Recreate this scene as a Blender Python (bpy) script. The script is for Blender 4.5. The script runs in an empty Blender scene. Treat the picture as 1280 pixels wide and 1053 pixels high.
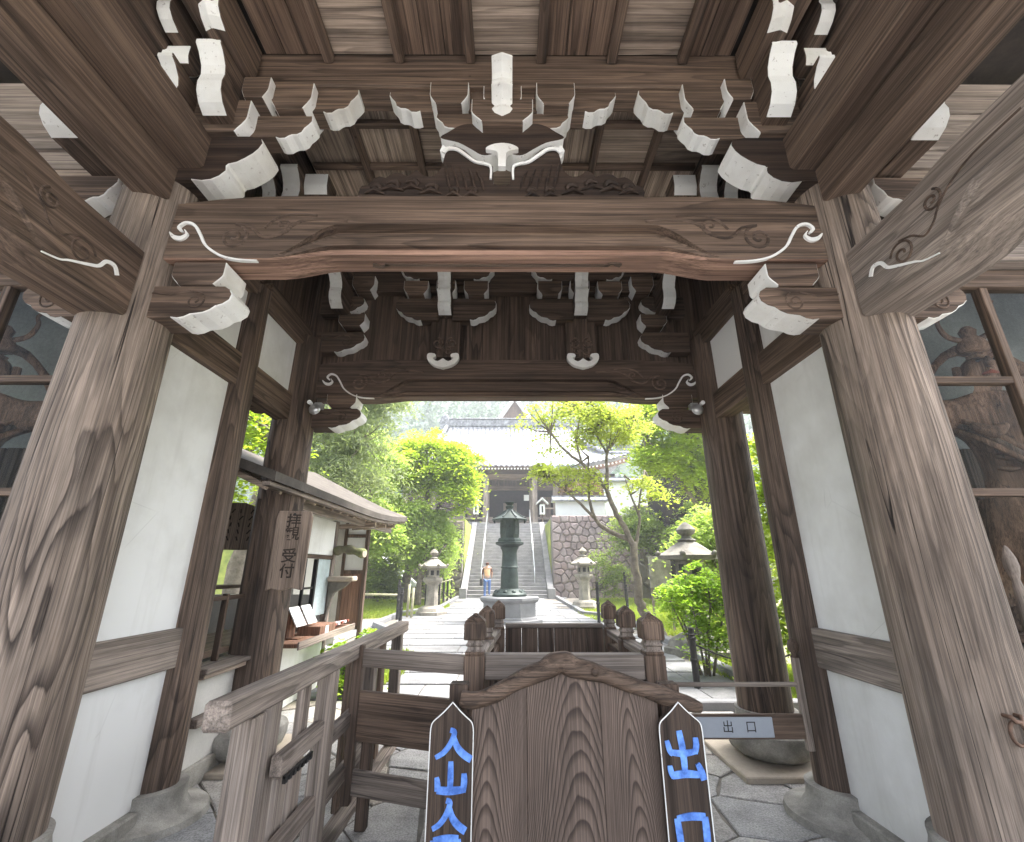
import bpy, math, random
import numpy as np
from mathutils import Vector, Matrix, noise as mnoise

# ------------------------------------------------------------------ camera, sky, sun, exposure
scene = bpy.context.scene
cam_data = bpy.data.cameras.new('camera')
cam_data.sensor_fit = 'HORIZONTAL'; cam_data.sensor_width = 36.0
cam_data.lens = 36.0 * 562.0 / 1280.0
cam_data.clip_start = 0.02; cam_data.clip_end = 2000
cam = bpy.data.objects.new('camera', cam_data)
scene.collection.objects.link(cam)
cam.location = (0.09, 0.0, 1.55)
cam.rotation_euler = (math.pi/2 + 0.318, 0, -0.003)
scene.camera = cam

SUN_EL, SUN_AZ = math.radians(64), math.radians(70)     # azimuth from +Y towards +X: high, from the right and a little ahead
world = bpy.data.worlds.new('World'); scene.world = world; world.use_nodes = True
wn = world.node_tree.nodes; wl = world.node_tree.links
for n in list(wn): wn.remove(n)
sky = wn.new('ShaderNodeTexSky'); sky.sky_type = 'NISHITA'; sky.sun_disc = False
sky.sun_elevation = SUN_EL; sky.sun_rotation = SUN_AZ
sky.air_density = 1.0; sky.dust_density = 4.0; sky.ozone_density = 0.6; sky.altitude = 0
hs = wn.new('ShaderNodeHueSaturation'); hs.inputs['Saturation'].default_value = 0.45   # hazy white sky
bg = wn.new('ShaderNodeBackground'); bg.inputs['Strength'].default_value = 0.15
wo = wn.new('ShaderNodeOutputWorld')
wl.new(sky.outputs[0], hs.inputs['Color']); wl.new(hs.outputs[0], bg.inputs[0]); wl.new(bg.outputs[0], wo.inputs[0])
sd = bpy.data.lights.new('sun', 'SUN'); sd.energy = 2.0; sd.angle = math.radians(20.0); sd.color = (1.0, 0.96, 0.9)
sun = bpy.data.objects.new('sun', sd); scene.collection.objects.link(sun)
sdir = Vector((math.sin(SUN_AZ)*math.cos(SUN_EL), math.cos(SUN_AZ)*math.cos(SUN_EL), math.sin(SUN_EL)))
sun.rotation_euler = sdir.to_track_quat('Z', 'Y').to_euler()
sun.location = (0, -10, 30)
scene.view_settings.view_transform = 'Standard'; scene.view_settings.look = 'None'
scene.view_settings.exposure = 2.75; scene.view_settings.gamma = 1.0
scene.view_settings.use_curve_mapping = False
scene.render.engine = 'CYCLES'
scene.cycles.max_bounces = 8; scene.cycles.diffuse_bounces = 6; scene.cycles.glossy_bounces = 3
scene.cycles.transparent_max_bounces = 12; scene.cycles.transmission_bounces = 4
scene.cycles.sample_clamp_indirect = 6.0

random.seed(7); rng = np.random.default_rng(7)
COL = scene.collection
R = math.radians

# ------------------------------------------------------------------ materials
MATS = {}
def _mat(name):
    m = bpy.data.materials.new(name); m.use_nodes = True
    nt = m.node_tree
    for n in list(nt.nodes): nt.nodes.remove(n)
    out = nt.nodes.new('ShaderNodeOutputMaterial')
    MATS[name] = m
    return m, nt, out
class G:
    """tiny node-graph helper"""
    def __init__(s, nt): s.nt = nt
    def n(s, t, **kw):
        nd = s.nt.nodes.new(t)
        for k, v in kw.items(): setattr(nd, k, v)
        return nd
    def l(s, a, b): s.nt.links.new(a, b)
    def math(s, op, a, b=None, c=None, clamp=False):
        nd = s.n('ShaderNodeMath', operation=op); nd.use_clamp = clamp
        for i, v in enumerate((a, b, c)):
            if v is None: continue
            if isinstance(v, (int, float)): nd.inputs[i].default_value = v
            else: s.l(v, nd.inputs[i])
        return nd.outputs[0]
    def noise(s, vec, scale=1.0, detail=2.0, rough=0.5, dist=0.0):
        nd = s.n('ShaderNodeTexNoise'); nd.inputs['Scale'].default_value = scale
        nd.inputs['Detail'].default_value = detail; nd.inputs['Roughness'].default_value = rough
        nd.inputs['Distortion'].default_value = dist
        s.l(vec, nd.inputs['Vector']); return nd.outputs['Fac']
    def scale(s, vec, sc):
        nd = s.n('ShaderNodeVectorMath', operation='MULTIPLY'); s.l(vec, nd.inputs[0]); nd.inputs[1].default_value = sc
        return nd.outputs[0]
    def ramp(s, fac, stops, interp='LINEAR'):
        nd = s.n('ShaderNodeValToRGB'); nd.color_ramp.interpolation = interp
        e = nd.color_ramp.elements
        while len(e) < len(stops): e.new(0.5)
        for i, (p, c) in enumerate(stops):
            e[i].position = p; e[i].color = (*c, 1) if len(c) == 3 else c
        s.l(fac, nd.inputs[0]); return nd.outputs[0]
    def mix(s, fac, a, b, mode='MIX'):
        nd = s.n('ShaderNodeMix', data_type='RGBA', blend_type=mode)
        for sock, v in ((nd.inputs[0], fac), (nd.inputs[6], a), (nd.inputs[7], b)):
            if isinstance(v, (int, float)): sock.default_value = v
            elif isinstance(v, tuple): sock.default_value = (*v, 1)
            else: s.l(v, sock)
        return nd.outputs[2]
    def coords(s, rnd=True):
        tc = s.n('ShaderNodeTexCoord').outputs['Object']
        if not rnd: return tc
        oi = s.n('ShaderNodeObjectInfo').outputs['Random']
        cb = s.n('ShaderNodeCombineXYZ')
        for i, k in enumerate((31.0, 17.0, 53.0)): s.l(s.math('MULTIPLY', oi, k), cb.inputs[i])
        nd = s.n('ShaderNodeVectorMath', operation='ADD'); s.l(tc, nd.inputs[0]); s.l(cb.outputs[0], nd.inputs[1])
        return nd.outputs[0]
    def bump(s, h, strength=0.3, dist=0.01):
        nd = s.n('ShaderNodeBump'); nd.inputs['Strength'].default_value = strength; nd.inputs['Distance'].default_value = dist
        s.l(h, nd.inputs['Height']); return nd.outputs[0]
    def bsdf(s, col, rough=0.7, normal=None, metal=0.0, spec=0.35):
        nd = s.n('ShaderNodeBsdfPrincipled')
        if isinstance(col, tuple): nd.inputs['Base Color'].default_value = (*col, 1)
        else: s.l(col, nd.inputs['Base Color'])
        if isinstance(rough, (int, float)): nd.inputs['Roughness'].default_value = rough
        else: s.l(rough, nd.inputs['Roughness'])
        nd.inputs['Metallic'].default_value = metal; nd.inputs['Specular IOR Level'].default_value = spec
        if normal is not None: s.l(normal, nd.inputs['Normal'])
        return nd.outputs[0]

def wood(name, axis, dark, light, rings=11.0, ringamt=0.55, along=0.45, across=2.6, rough=0.72, crack=0.0, stain=0.35, bump=0.35, grey=0.0, streak=0.6):
    """grain runs along the object's own axis: straight fibre and streaks everywhere, ring contours in places, checks and nail holes"""
    dark = tuple(x*k for x, k in zip(dark, (0.62, 0.58, 0.56))); light = tuple(x*k for x, k in zip(light, (1.06, 0.985, 0.925)))
    m, nt, out = _mat(name); g = G(nt); v = g.coords()
    def st(a, c): return tuple(a if i == axis else c for i in range(3))
    ring_n = g.noise(g.scale(v, st(along*0.62, across)), 1.0, 2.0, 0.45, 0.2)
    wob = g.noise(g.scale(v, st(3.0, 22.0)), 1.0, 3.0, 0.6)
    t = g.math('MULTIPLY_ADD', ring_n, rings, g.math('MULTIPLY', wob, 0.55))
    fr = g.math('FRACT', t)
    ringc = g.ramp(fr, [(0.0, (0.05,)*3), (0.40, (0.12,)*3), (0.80, (0.85,)*3), (0.90, (1.0,)*3), (0.96, (0.3,)*3), (1.0, (0.05,)*3)])
    rmask = g.ramp(g.noise(g.scale(v, st(0.5, 1.6)), 1.3, 2.0), [(0.36, (0.22,)*3), (0.60, (1,)*3)])
    fib = g.noise(g.scale(v, st(1.6, 150.0)), 1.0, 4.0, 0.7)
    fib2 = g.noise(g.scale(v, st(0.40, 30.0)), 1.0, 4.0, 0.65)
    blot = g.noise(g.scale(v, st(0.8, 2.4)), 1.0, 5.0, 0.62)
    base = g.mix(g.math('MULTIPLY', g.math('MULTIPLY', ringc, rmask), ringamt), light, dark)
    base = g.mix(g.ramp(fib2, [(0.40, (0.0,)*3), (0.62, (streak,)*3)]), base, dark)
    fm = g.ramp(fib, [(0.30, (0.42,)*3), (0.50, (0.95,)*3), (0.70, (1.35,)*3)])
    base = g.mix(1.0, base, fm, 'MULTIPLY')
    sm = g.ramp(blot, [(0.32, (1.0-stain,)*3), (0.70, (1.0+stain*0.6,)*3)])
    base = g.mix(1.0, base, sm, 'MULTIPLY')
    if grey:
        gl = g.noise(g.scale(v, st(0.5, 1.8)), 1.7, 5.0, 0.65)
        base = g.mix(g.ramp(gl, [(0.44, (0.0,)*3), (0.66, (grey,)*3)]), base, g.mix(1.0, base, tuple(1.25*k for k in (0.97, 1.02, 1.06)), 'MULTIPLY'))
    h = g.math('ADD', g.math('MULTIPLY', fib, 0.9), g.math('MULTIPLY', g.math('MULTIPLY', ringc, rmask), -0.5))
    ck = g.noise(g.scale(v, st(0.16, 10.0)), 1.0, 2.0, 0.5)
    band = g.math('ABSOLUTE', g.math('SUBTRACT', ck, 0.5))
    cm = g.ramp(band, [(0.0, (1,)*3), (0.0035, (0.9,)*3), (0.008, (0,)*3)])
    gate_ = g.ramp(g.noise(g.scale(v, st(0.45, 3.0)), 2.0, 1.0), [(0.50, (0,)*3), (0.56, (max(crack, 0.55),)*3)])
    cm = g.math('MULTIPLY', cm, gate_)
    base = g.mix(cm, base, (0.010, 0.007, 0.006))
    h = g.math('SUBTRACT', h, g.math('MULTIPLY', cm, 3.0))
    vor = g.n('ShaderNodeTexVoronoi'); vor.inputs['Scale'].default_value = 2.4; g.l(g.scale(v, st(0.7, 1.0)), vor.inputs['Vector'])
    kn = g.ramp(vor.outputs['Distance'], [(0.012, (0.85,)*3), (0.028, (0,)*3)])
    base = g.mix(kn, base, (0.02, 0.014, 0.01))
    rg = g.ramp(fib2, [(0.3, (rough-0.12,)*3), (0.7, (min(1, rough+0.12),)*3)])
    g.l(g.bsdf(base, rg, g.bump(h, bump, 0.006), spec=0.3), out.inputs[0])
    return m
AX = 'xyz'
for a in range(3):
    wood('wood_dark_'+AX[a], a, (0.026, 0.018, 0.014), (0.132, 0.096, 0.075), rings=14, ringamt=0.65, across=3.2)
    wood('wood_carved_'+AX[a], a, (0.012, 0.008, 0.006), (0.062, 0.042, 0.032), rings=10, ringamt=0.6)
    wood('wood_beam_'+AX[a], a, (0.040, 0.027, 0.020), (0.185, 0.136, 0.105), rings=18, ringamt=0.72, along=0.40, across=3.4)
    wood('wood_grey_'+AX[a], a, (0.075, 0.060, 0.052), (0.31, 0.272, 0.243), rings=13, ringamt=0.6, across=3.2, grey=0.5, streak=0.45)
    wood('wood_ceil_'+AX[a], a, (0.13, 0.098, 0.075), (0.52, 0.44, 0.37), rings=11, ringamt=0.55, across=3.0, stain=0.4)
    wood('wood_ceildark_'+AX[a], a, (0.055, 0.038, 0.028), (0.25, 0.18, 0.137), rings=12, ringamt=0.65, across=3.4, stain=0.4)
wood('wood_red_x', 0, (0.13, 0.072, 0.05), (0.40, 0.265, 0.205), rings=9, ringamt=0.5, along=0.4)
wood('wood_column_front', 2, (0.042, 0.030, 0.024), (0.30, 0.25, 0.212), rings=22, ringamt=0.9, along=0.58, across=2.8, crack=0.95, stain=0.45, bump=0.7, grey=0.7, streak=0.5)
wood('wood_column', 2, (0.034, 0.023, 0.018), (0.175, 0.132, 0.105), rings=18, ringamt=0.75, along=0.6, across=2.9, crack=0.7, stain=0.48, bump=0.5, grey=0.45)
def flat_sawn(name, dark, light, c=38.0, freq=10.0):
    """flat-sawn cedar board: arched growth lines up the middle, straight lines at the sides (local x across, z up)"""
    m, nt, out = _mat(name); g = G(nt); tc = g.n('ShaderNodeTexCoord').outputs['Object']; v = g.coords()
    sp = g.n('ShaderNodeSeparateXYZ'); g.l(tc, sp.inputs[0]); rnd = g.n('ShaderNodeObjectInfo').outputs['Random']
    wav = g.noise(g.scale(v, (5.0, 5.0, 1.3)), 1.0, 3.0, 0.55)
    x = g.math('ADD', g.math('ADD', sp.outputs[0], g.math('MULTIPLY', g.math('SUBTRACT', g.math('FRACT', g.math('MULTIPLY', rnd, 3.7)), 0.5), 0.14)), g.math('MULTIPLY', g.math('SUBTRACT', g.noise(g.scale(v, (0.3, 0.3, 1.1)), 1.0, 1.0), 0.5), 0.16))
    q = g.math('ADD', g.math('MULTIPLY', g.math('MULTIPLY', x, x), g.math('MULTIPLY_ADD', g.math('FRACT', g.math('MULTIPLY', rnd, 7.3)), 1.5*c, 0.35*c)), sp.outputs[2])
    t = g.math('ADD', g.math('MULTIPLY', q, freq), g.math('MULTIPLY', wav, 2.4))
    t = g.math('ADD', t, g.math('MULTIPLY', rnd, 7.0))
    fr = g.math('FRACT', t)
    ring = g.ramp(fr, [(0.0, (0.0,)*3), (0.45, (0.15,)*3), (0.80, (0.9,)*3), (0.90, (1,)*3), (1.0, (0.0,)*3)])
    fib = g.noise(g.scale(v, (170.0, 170.0, 1.6)), 1.0, 4.0, 0.7); blot = g.noise(g.scale(v, (3.0, 3.0, 1.0)), 1.0, 4.0, 0.6)
    base = g.mix(g.math('MULTIPLY', ring, 0.85), light, dark)
    base = g.mix(1.0, base, g.ramp(fib, [(0.3, (0.5,)*3), (0.7, (1.3,)*3)]), 'MULTIPLY')
    base = g.mix(1.0, base, g.ramp(blot, [(0.3, (0.75,)*3), (0.7, (1.2,)*3)]), 'MULTIPLY')
    g.l(g.bsdf(base, 0.68, g.bump(g.math('SUBTRACT', fib, g.math('MULTIPLY', ring, 0.6)), 0.35, 0.005), spec=0.3), out.inputs[0])
flat_sawn('wood_sign', (0.034, 0.022, 0.017), (0.165, 0.120, 0.096))
wood('wood_darksign', 2, (0.020, 0.014, 0.011), (0.082, 0.060, 0.047), rings=9, ringamt=0.5)
wood('wood_hang', 2, (0.15, 0.115, 0.095), (0.42, 0.345, 0.29), rings=9, ringamt=0.5)
wood('wood_brown_z', 2, (0.095, 0.050, 0.034), (0.27, 0.16, 0.112), rings=7, ringamt=0.4, stain=0.25)
wood('wood_statue', 2, (0.075, 0.042, 0.028), (0.30, 0.185, 0.125), rings=8, ringamt=0.45, stain=0.5)

def plain(name, col, rough=0.7, var=0.12, scale=3.0, bumpy=0.15, bscale=40.0, metal=0.0, spec=0.35, col2=None, rnd=True):
    m, nt, out = _mat(name); g = G(nt); v = g.coords(rnd)
    n1 = g.noise(v, scale, 5.0, 0.6); n2 = g.noise(v, bscale, 3.0, 0.6)
    c = g.mix(g.ramp(n1, [(0.35, (0,)*3), (0.68, (1,)*3)]), tuple(x*(1-var) for x in col), tuple(min(1, x*(1+var)) for x in (col2 or col)))
    c = g.mix(1.0, c, g.ramp(n2, [(0.3, (1-var*0.5,)*3), (0.7, (1+var*0.4,)*3)]), 'MULTIPLY')
    g.l(g.bsdf(c, rough, g.bump(n2, bumpy, 0.004), metal, spec), out.inputs[0])
    return m
def limewash(name, col, dirt, amount, streaks=True, flake=0.0):
    """lime plaster or gofun paint: smudges, runs, hairline cracks, worn patches"""
    m, nt, out = _mat(name); g = G(nt); v = g.coords()
    n1 = g.noise(v, 1.1, 6.0, 0.65); n2 = g.noise(g.scale(v, (9.0, 9.0, 0.7)), 1.0, 4.0, 0.6); n3 = g.noise(v, 55.0, 3.0, 0.6)
    f = g.ramp(n1, [(0.46, (0,)*3), (0.74, (amount,)*3)])
    c = g.mix(f, col, dirt)
    if streaks: c = g.mix(g.ramp(n2, [(0.55, (0,)*3), (0.75, (amount*0.5,)*3)]), c, dirt)
    vo = g.n('ShaderNodeTexVoronoi', feature='DISTANCE_TO_EDGE'); vo.inputs['Scale'].default_value = 1.6; g.l(v, vo.inputs['Vector'])
    if streaks:
        ck = g.math('MULTIPLY', g.ramp(vo.outputs['Distance'], [(0.0, (0.3,)*3), (0.003, (0,)*3)]), g.ramp(g.noise(v, 1.7, 1.0), [(0.62, (0,)*3), (0.66, (1,)*3)]))
        c = g.mix(ck, c, tuple(x*0.5 for x in dirt))
    if flake:
        fl = g.ramp(g.noise(v, 26.0, 5.0, 0.7), [(0.62, (0,)*3), (0.66, (flake,)*3)])
        c = g.mix(fl, c, (0.20, 0.15, 0.12))
    g.l(g.bsdf(c, 0.88, g.bump(n3, 0.10, 0.004), spec=0.2), out.inputs[0])
limewash('plaster', (0.76, 0.76, 0.745), (0.52, 0.51, 0.475), 0.75)
limewash('white_paint', (0.80, 0.795, 0.77), (0.48, 0.44, 0.38), 0.75, False, 0.55)
plain('plaster_aged', (0.66, 0.64, 0.60), 0.9, 0.10, 1.5, 0.08, 50)
plain('white_wall_far', (0.62, 0.63, 0.64), 0.85, 0.05, 1.0, 0.05, 30)
plain('roof_tile', (0.20, 0.207, 0.222), 0.42, 0.55, 5.0, 0.35, 7.0, spec=0.5)
plain('roof_bark', (0.085, 0.074, 0.064), 0.9, 0.25, 4.0, 0.4, 60)
plain('stone_base', (0.31, 0.295, 0.265), 0.92, 0.38, 5.0, 0.6, 130)
plain('stone_tan', (0.42, 0.36, 0.29), 0.9, 0.15, 3.0, 0.3, 70)
plain('stone_path', (0.20, 0.20, 0.205), 0.85, 0.16, 2.5, 0.25, 50)
plain('stone_step', (0.235, 0.228, 0.225), 0.85, 0.2, 3.0, 0.25, 30)
plain('stone_lantern', (0.26, 0.238, 0.20), 0.92, 0.3, 3.0, 0.5, 25)
plain('stone_mossy', (0.23, 0.21, 0.155), 0.95, 0.4, 2.5, 0.6, 20, col2=(0.13, 0.15, 0.06))
plain('joint_earth', (0.16, 0.145, 0.125), 0.95, 0.25, 8.0, 0.4, 60)
plain('bronze', (0.030, 0.044, 0.039), 0.55, 0.35, 6.0, 0.3, 30, metal=0.35, spec=0.5)
plain('iron', (0.035, 0.033, 0.032), 0.6, 0.2, 8.0, 0.2, 60, metal=0.3)
plain('rust', (0.17, 0.105, 0.075), 0.65, 0.35, 14.0, 0.4, 60, metal=0.5)
plain('steel', (0.55, 0.56, 0.57), 0.35, 0.1, 6.0, 0.05, 50, metal=0.8)
plain('blue_paint', (0.075, 0.20, 0.66), 0.6, 0.26, 22.0, 0.15, 70, col2=(0.15, 0.31, 0.78))
plain('ink', (0.02, 0.018, 0.016), 0.7, 0.2)
plain('ink_faded', (0.045, 0.032, 0.025), 0.8, 0.3)
plain('paper', (0.80, 0.80, 0.80), 0.7, 0.05)
plain('paper_blue', (0.42, 0.50, 0.52), 0.5, 0.12, 5.0)
plain('grey_plate', (0.36, 0.39, 0.44), 0.5, 0.05)
plain('black', (0.012, 0.011, 0.011), 0.5, 0.1)
plain('bamboo', (0.33, 0.31, 0.20), 0.6, 0.2, 5.0)
plain('skin', (0.50, 0.30, 0.21), 0.6, 0.05)
plain('denim', (0.09, 0.16, 0.36), 0.85, 0.2, 10)
plain('orange_top', (0.74, 0.44, 0.25), 0.85, 0.1, 8)
plain('hair', (0.10, 0.035, 0.018), 0.5, 0.25, 20)
plain('bag', (0.05, 0.045, 0.045), 0.7, 0.2)
plain('bark', (0.17, 0.145, 0.115), 0.95, 0.35, 7.0, 0.8, 30)
plain('soil', (0.24, 0.20, 0.15), 0.95, 0.3, 1.2, 0.5, 30, col2=(0.17, 0.19, 0.07), rnd=False)
plain('moss', (0.19, 0.25, 0.05), 0.95, 0.35, 1.0, 0.7, 40, col2=(0.30, 0.33, 0.07))
plain('gravel', (0.46, 0.45, 0.43), 0.95, 0.2, 2.0, 0.6, 90, rnd=False)
plain('dark_board', (0.022, 0.016, 0.013), 0.85, 0.4, 6.0, 0.3, 40)
plain('stone_grey', (0.17, 0.16, 0.14), 0.95, 0.35, 4.0, 0.6, 22)
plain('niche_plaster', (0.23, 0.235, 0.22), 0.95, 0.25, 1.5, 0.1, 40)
plain('cloth_red', (0.22, 0.06, 0.035), 0.85, 0.2)
plain('hill_soil', (0.05, 0.075, 0.05), 0.95, 0.3, 0.1)

def stonevar(name, cols, scale=10.0, speck=0.3):
    """each stone takes its own tone (Object Random) and has speckled grain"""
    m, nt, out = _mat(name); g = G(nt); v = g.coords()
    rnd = g.n('ShaderNodeObjectInfo').outputs['Random']
    c = g.ramp(rnd, [(i/(len(cols)-1), k) for i, k in enumerate(cols)])
    n1 = g.noise(v, scale*0.35, 5, 0.65); n2 = g.noise(v, scale*7, 3, 0.6); n3 = g.noise(v, scale, 4, 0.7)
    c = g.mix(1.0, c, g.ramp(n1, [(0.3, (0.70,)*3), (0.7, (1.2,)*3)]), 'MULTIPLY')
    c = g.mix(1.0, c, g.ramp(n2, [(0.3, (1-speck,)*3), (0.62, (1+speck*0.4,)*3)]), 'MULTIPLY')
    g.l(g.bsdf(c, 0.85, g.bump(g.math('ADD', n3, g.math('MULTIPLY', n2, 0.3)), 0.5, 0.02)), out.inputs[0])
stonevar('flagstone', [(0.27, 0.272, 0.275), (0.40, 0.385, 0.36), (0.32, 0.318, 0.315), (0.42, 0.375, 0.315), (0.30, 0.305, 0.31), (0.37, 0.345, 0.31)], 12, 0.45)
stonevar('pathslab', [(0.175, 0.178, 0.185), (0.225, 0.225, 0.228), (0.20, 0.198, 0.197)], 6, 0.2)
stonevar('wallstone', [(0.25, 0.19, 0.175), (0.31, 0.245, 0.23), (0.21, 0.168, 0.158), (0.34, 0.285, 0.27), (0.26, 0.205, 0.195)], 6, 0.25)
stonevar('wallstone_moss', [(0.15, 0.128, 0.095), (0.18, 0.155, 0.125), (0.10, 0.11, 0.05), (0.165, 0.138, 0.12)], 6, 0.3)

def leafmat(name, c1, c2, trans=0.45):
    m, nt, out = _mat(name); g = G(nt)
    ri = g.n('ShaderNodeNewGeometry').outputs['Random Per Island']
    v = g.n('ShaderNodeTexCoord').outputs['Object']
    n1 = g.noise(v, 0.9, 2.0)
    f = g.math('ADD', g.math('MULTIPLY', ri, 0.6), g.math('MULTIPLY', g.math('SUBTRACT', n1, 0.3), 0.9), clamp=True)
    c = g.mix(f, c1, c2)
    d = g.bsdf(c, 0.55, spec=0.25)
    t = g.n('ShaderNodeBsdfTranslucent'); g.l(g.mix(1.0, c, (1.15, 1.25, 0.6), 'MULTIPLY'), t.inputs['Color'])
    mx = g.n('ShaderNodeMixShader'); mx.inputs[0].default_value = trans
    g.l(d, mx.inputs[1]); g.l(t.outputs[0], mx.inputs[2]); g.l(mx.outputs[0], out.inputs[0])
leafmat('leaf_maple', (0.27, 0.38, 0.045), (0.48, 0.54, 0.09), 0.58)
leafmat('leaf_pale', (0.27, 0.37, 0.11), (0.44, 0.52, 0.19), 0.58)
leafmat('leaf_pine', (0.20, 0.25, 0.13), (0.38, 0.42, 0.26), 0.5)
leafmat('leaf_sparse', (0.28, 0.33, 0.07), (0.46, 0.49, 0.14), 0.55)
leafmat('leaf_bush', (0.21, 0.36, 0.045), (0.46, 0.58, 0.10), 0.5)
leafmat('leaf_shrub', (0.15, 0.22, 0.06), (0.32, 0.38, 0.12), 0.5)
leafmat('leaf_red', (0.09, 0.05, 0.025), (0.22, 0.13, 0.06))
leafmat('leaf_hill', (0.09, 0.15, 0.115), (0.17, 0.24, 0.18), 0.2)  # cypress blue-green, with the bluish distance haze put into the colour
leafmat('grass_blade', (0.20, 0.28, 0.04), (0.38, 0.42, 0.08))

def glassmat():
    m, nt, out = _mat('pane_glass'); g = G(nt)
    tr = g.n('ShaderNodeBsdfTransparent'); tr.inputs[0].default_value = (0.93, 0.95, 0.95, 1)
    gl = g.n('ShaderNodeBsdfGlossy'); gl.inputs['Roughness'].default_value = 0.03
    lw = g.n('ShaderNodeLayerWeight'); lw.inputs[0].default_value = 0.5
    fr = g.math('MULTIPLY_ADD', g.math('POWER', lw.outputs['Facing'], 4.0), 0.2, 0.003)
    mx = g.n('ShaderNodeMixShader'); g.l(fr, mx.inputs[0]); g.l(tr.outputs[0], mx.inputs[1]); g.l(gl.outputs[0], mx.inputs[2])
    g.l(mx.outputs[0], out.inputs[0])
glassmat()

# ------------------------------------------------------------------ object helpers
def link(o): COL.objects.link(o); return o
def tag(o, label=None, cat=None, group=None, kind=None):
    if label: o['label'] = label
    if cat: o['category'] = cat
    if group: o['group'] = group
    if kind: o['kind'] = kind
    return o
def thing(name, label, cat, loc=(0, 0, 0), rz=0.0, group=None):
    o = bpy.data.objects.new(name, None); o.empty_display_size = 0.2
    o.location = loc; o.rotation_euler = (0, 0, rz); link(o)
    return tag(o, label, cat, group)
def sub(name, parent, loc=(0, 0, 0)):
    o = bpy.data.objects.new(name, None); o.empty_display_size = 0.1; o.location = loc; link(o); o.parent = parent
    return o
class MB:
    """collects faces; build() links them as one mesh object"""
    def __init__(s): s.v = []; s.f = []; s.m = []
    def quad(s, pts, mi=0):
        i = len(s.v); s.v += [tuple(p) for p in pts]; s.f.append(tuple(range(i, i+len(pts)))); s.m.append(mi)
    def box(s, x0, x1, y0, y1, z0, z1, mi=0):
        i = len(s.v)
        s.v += [(x0,y0,z0),(x1,y0,z0),(x1,y1,z0),(x0,y1,z0),(x0,y0,z1),(x1,y0,z1),(x1,y1,z1),(x0,y1,z1)]
        for f in ((0,3,2,1),(4,5,6,7),(0,1,5,4),(1,2,6,5),(2,3,7,6),(3,0,4,7)):
            s.f.append(tuple(i+k for k in f)); s.m.append(mi)
        return s
    def bar(s, p, q, w, h, mi=0, up=(0, 0, 1)):
        """rectangular bar from p to q, w across, h along 'up'"""
        p = Vector(p); q = Vector(q); d = (q-p).normalized(); u = Vector(up)
        r = d.cross(u).normalized(); u = r.cross(d)
        i = len(s.v)
        for c in (p, q):
            for a, b in ((-1,-1),(1,-1),(1,1),(-1,1)): s.v.append(tuple(c + r*(a*w/2) + u*(b*h/2)))
        for f in ((0,1,2,3),(7,6,5,4),(0,4,5,1),(1,5,6,2),(2,6,7,3),(3,7,4,0)):
            s.f.append(tuple(i+k for k in f)); s.m.append(mi)
        return s
    def tube(s, pts, rad, n=8, mi=0, cap=True):
        pts = [Vector(p) for p in pts]
        if isinstance(rad, (int, float)): rad = [rad]*len(pts)
        i0 = len(s.v); prev = None
        for k, p in enumerate(pts):
            d = (pts[min(k+1, len(pts)-1)] - pts[max(k-1, 0)]).normalized()
            if prev is None:
                a = d.orthogonal().normalized()
            else:
                a = (prev - d*prev.dot(d)); a = a.normalized() if a.length > 1e-6 else d.orthogonal().normalized()
            prev = a; b = d.cross(a)
            for j in range(n):
                t = 2*math.pi*j/n; s.v.append(tuple(p + (a*math.cos(t) + b*math.sin(t))*rad[k]))
        for k in range(len(pts)-1):
            for j in range(n):
                s.f.append((i0+k*n+j, i0+k*n+(j+1) % n, i0+(k+1)*n+(j+1) % n, i0+(k+1)*n+j)); s.m.append(mi)
        if cap:
            s.f.append(tuple(i0+j for j in reversed(range(n)))); s.m.append(mi)
            e = i0+(len(pts)-1)*n; s.f.append(tuple(e+j for j in range(n))); s.m.append(mi)
        return s
    def lathe(s, prof, c=(0, 0, 0), n=24, mi=0, sq=False, phase=0.0):
        i0 = len(s.v)
        for r, z in prof:
            for j in range(n):
                t = 2*math.pi*j/n + phase; s.v.append((c[0]+r*math.cos(t), c[1]+r*math.sin(t), c[2]+z))
        for k in range(len(prof)-1):
            for j in range(n):
                s.f.append((i0+k*n+j, i0+k*n+(j+1) % n, i0+(k+1)*n+(j+1) % n, i0+(k+1)*n+j)); s.m.append(mi)
        s.f.append(tuple(i0+j for j in reversed(range(n)))); s.m.append(mi)
        e = i0+(len(prof)-1)*n; s.f.append(tuple(e+j for j in range(n))); s.m.append(mi)
        return s
    def prism(s, poly, c0, c1, plane='xz', mi=0, white=(), wmi=1, ridge=0.0, ridge_dir=(0, 0)):
        """poly: outline (a,b) in the named plane, extruded along the third axis from c0 to c1.
        edges whose start index is in 'white' take material wmi; 'ridge' bulges their middle row"""
        def P(a, b, c):
            return (a, c, b) if plane == 'xz' else ((c, a, b) if plane == 'yz' else (a, b, c))
        n = len(poly); i0 = len(s.v); rows = [c0, c1] if not ridge else [c0, (c0+c1)/2, c1]
        for ri, c in enumerate(rows):
            for k, (a, b) in enumerate(poly):
                if ridge and ri == 1 and (k in white or (k-1) % n in white):
                    a, b = a + ridge_dir[0]*ridge, b + ridge_dir[1]*ridge
                s.v.append(P(a, b, c))
        s.f.append(tuple(i0+k for k in range(n))); s.m.append(mi)
        L = i0+(len(rows)-1)*n
        s.f.append(tuple(L+k for k in reversed(range(n)))); s.m.append(mi)
        for q in range(len(rows)-1):
            for k in range(n):
                a, b = i0+q*n+k, i0+q*n+(k+1) % n
                s.f.append((b, a, a+n, b+n)); s.m.append(wmi if k in white else mi)
        return s
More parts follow.
